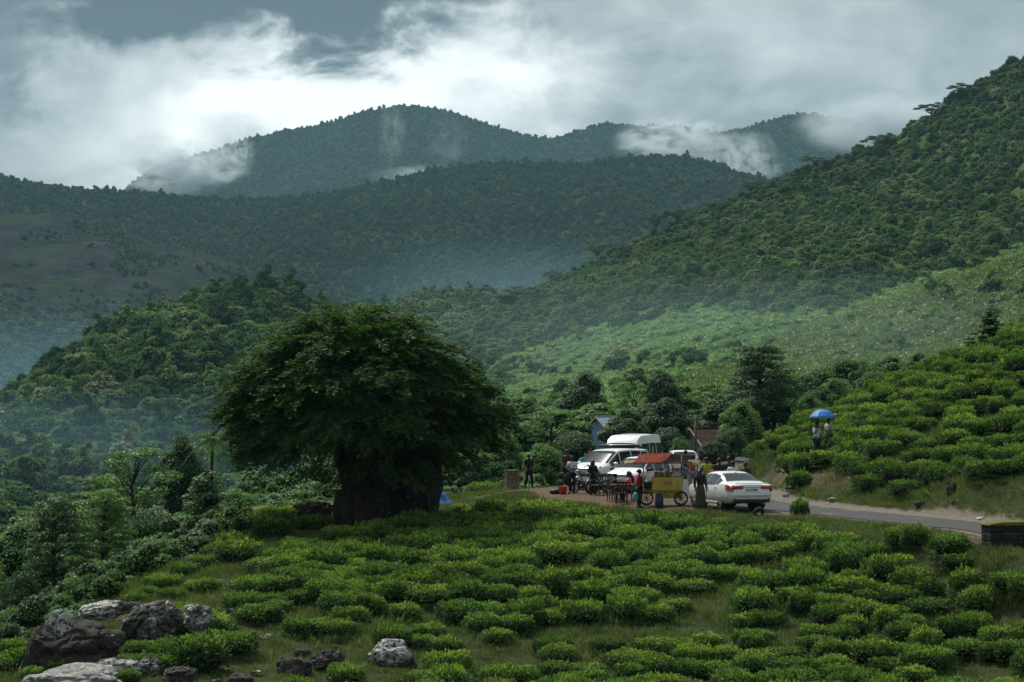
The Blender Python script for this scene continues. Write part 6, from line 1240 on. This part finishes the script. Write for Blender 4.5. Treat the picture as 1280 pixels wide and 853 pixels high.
def umbrella():
    c = ua + np.array([.26, .12, 0]); t = thing('blue_umbrella', 'open bright blue umbrella held over two people on the tea slope', 'umbrella', c, 0.3); zt = P(0, 511.5, 104.4)[2] - c[2]; n = 8; V = []; rings = [(0, 0), (.2, -.035), (.4, -.13), (.56, -.30), (.60, -.37)]
    V = [(0, 0, zt)]
    for r_, dz in rings[1:]:
        for k in range(n * 2):
            a = math.pi * k / n; q = r_ * (1 if k % 2 == 0 else .94); V.append((q * math.cos(a), q * math.sin(a), zt + dz + (0 if k % 2 == 0 else .012 * r_ / .6)))
    m = n * 2; Fc = [(0, 1 + k, 1 + (k + 1) % m) for k in range(m)] + [(1 + i * m + k, 1 + (i + 1) * m + k, 1 + (i + 1) * m + (k + 1) % m, 1 + i * m + (k + 1) % m) for i in range(3) for k in range(m)]
    MB().add(V, Fc).build('canopy', simple('umbrella_blue', (.018, .15, .50), .5, .3, vary=.08), t); MB().tube([(0, 0, .95), (0, 0, zt + .06)], .011, 6).build('shaft', M['metal_dark'], t); MB().tube([(0, 0, .96), (0, .03, .88), (.0, .08, .90)], .016, 6).build('handle', M['black_plastic'], t, True)
    for k in range(n): a = 2 * math.pi * k / n; MB().tube([(0, 0, zt - .03)] + [(r_ * math.cos(a), r_ * math.sin(a), zt + dz - .01) for r_, dz in rings[1:]], .005, 4).build('rib', M['metal_dark'], t)
umbrella()
# ------------------------------------------------------------------ haze and cloud wisps
def haze():
    b = MB().box((0, 2900, 300), (6600, 6200, 860)); m = mat('haze_air'); t = NT(m); v = t.n('VolumePrincipled')
    v.inputs['Color'].default_value = (0.46, 0.80, 1.0, 1); v.inputs['Density'].default_value = HAZE; v.inputs['Anisotropy'].default_value = 0.0
    o = t.n('OutputMaterial'); t.L.new(v.outputs[0], o.inputs['Volume'])
    tag(b.build('haze', m), 'thin bluish haze filling the valley air', 'haze', kind='stuff')
HAZE = 5e-5
haze()

def mist(px, py, rx, ry, d, dens, seed, label, rd=None, scale=3.0, lo=0.42, hi=0.72, col=(.84, .94, 1.0), name='mist', even=False):
    c = P(px, py, d); k = d / F; b = MB().ell((0, 0, 0), (1, 1, 1), 16, 10); m = mat('mist_air'); t = NT(m); v = t.n('VolumePrincipled'); v.inputs['Color'].default_value = (*col, 1); v.inputs['Anisotropy'].default_value = 0.2
    tc = t.n('TexCoord'); ln = t.n('VectorMath', operation='LENGTH'); t.L.new(tc.outputs['Object'], ln.inputs[0]); fall = t.n('MapRange'); fall.interpolation_type = 'SMOOTHSTEP'; fall.inputs[1].default_value = 1.0; fall.inputs[2].default_value = 0.15; t.L.new(ln.outputs['Value'], fall.inputs[0])
    if even: dn = t.math('MULTIPLY', fall.outputs[0], dens)
    else:
        mp = t.n('Mapping'); mp.inputs['Location'].default_value = (seed * 3.3, seed * 1.1, seed); mp.inputs['Scale'].default_value = (1, 1, 0.8); t.L.new(tc.outputs['Object'], mp.inputs[0]); n = t.noise(scale, 6, 0.6, mp.outputs[0], 0.8)
        r_ = t.n('MapRange'); r_.inputs[1].default_value = lo; r_.inputs[2].default_value = hi; t.L.new(n, r_.inputs[0]); dn = t.math('MULTIPLY', t.math('MULTIPLY', fall.outputs[0], r_.outputs[0]), dens)
    t.L.new(dn, v.inputs['Density']); o = t.n('OutputMaterial'); t.L.new(v.outputs[0], o.inputs['Volume'])
    ob = b.build(name, m, None, True, c); ob.scale = (rx * k, (rd or rx * k * .7), ry * k); tag(ob, label, 'mist', kind='stuff')
mist(225, 212, 100, 42, 4950, .10, 1.0, 'white mist drifting over the lower shoulder of the far mountain', lo=.46, hi=.7)
mist(290, 190, 36, 34, 4850, .11, 2.0, 'thin mist curling up the far mountain shoulder', lo=.48, hi=.7)
mist(490, 168, 24, 56, 4300, .032, 3.0, 'thin vertical wisp of mist on the face of the far mountain', lo=.48, hi=.75)
mist(560, 180, 34, 46, 4300, .018, 4.0, 'faint wisp of mist on the far mountain', lo=.5, hi=.75)
mist(845, 176, 90, 36, 4300, .11, 5.0, 'white mist pouring down between the far summits', lo=.46, hi=.7)
mist(925, 205, 62, 52, 4200, .09, 6.0, 'ragged mist in the gully below the far summits', lo=.48, hi=.72)
mist(1105, 156, 125, 46, 4900, .045, 7.0, 'low cloud covering the last far summit', lo=.36, hi=.62, scale=2.8)
mist(530, 220, 80, 16, 3700, .03, 8.0, 'thin mist line behind the wooded ridge', lo=.45, hi=.7)
BL = (.45, .78, 1.0)
mist(60, 480, 420, 130, 1300, .0008, 9.0, 'blue valley mist behind the wooded hill', rd=220, even=True, col=BL)
mist(640, 370, 300, 90, 1700, .0006, 10.0, 'blue valley mist between the slopes', rd=240, even=True, col=BL)
mist(80, 620, 520, 160, 560, .0028, 11.0, 'blue mist lying along the foot of the wooded hill', rd=130, even=True, col=BL)
mist(820, 420, 480, 120, 640, .0008, 12.0, 'thin pale mist over the far tea terraces', rd=130, even=True, col=(.62, .92, 1.0))
mist(1080, 410, 330, 90, 330, .0010, 13.0, 'thin pale mist over the near tea ridge', rd=70, even=True, col=(.62, .92, 1.0))
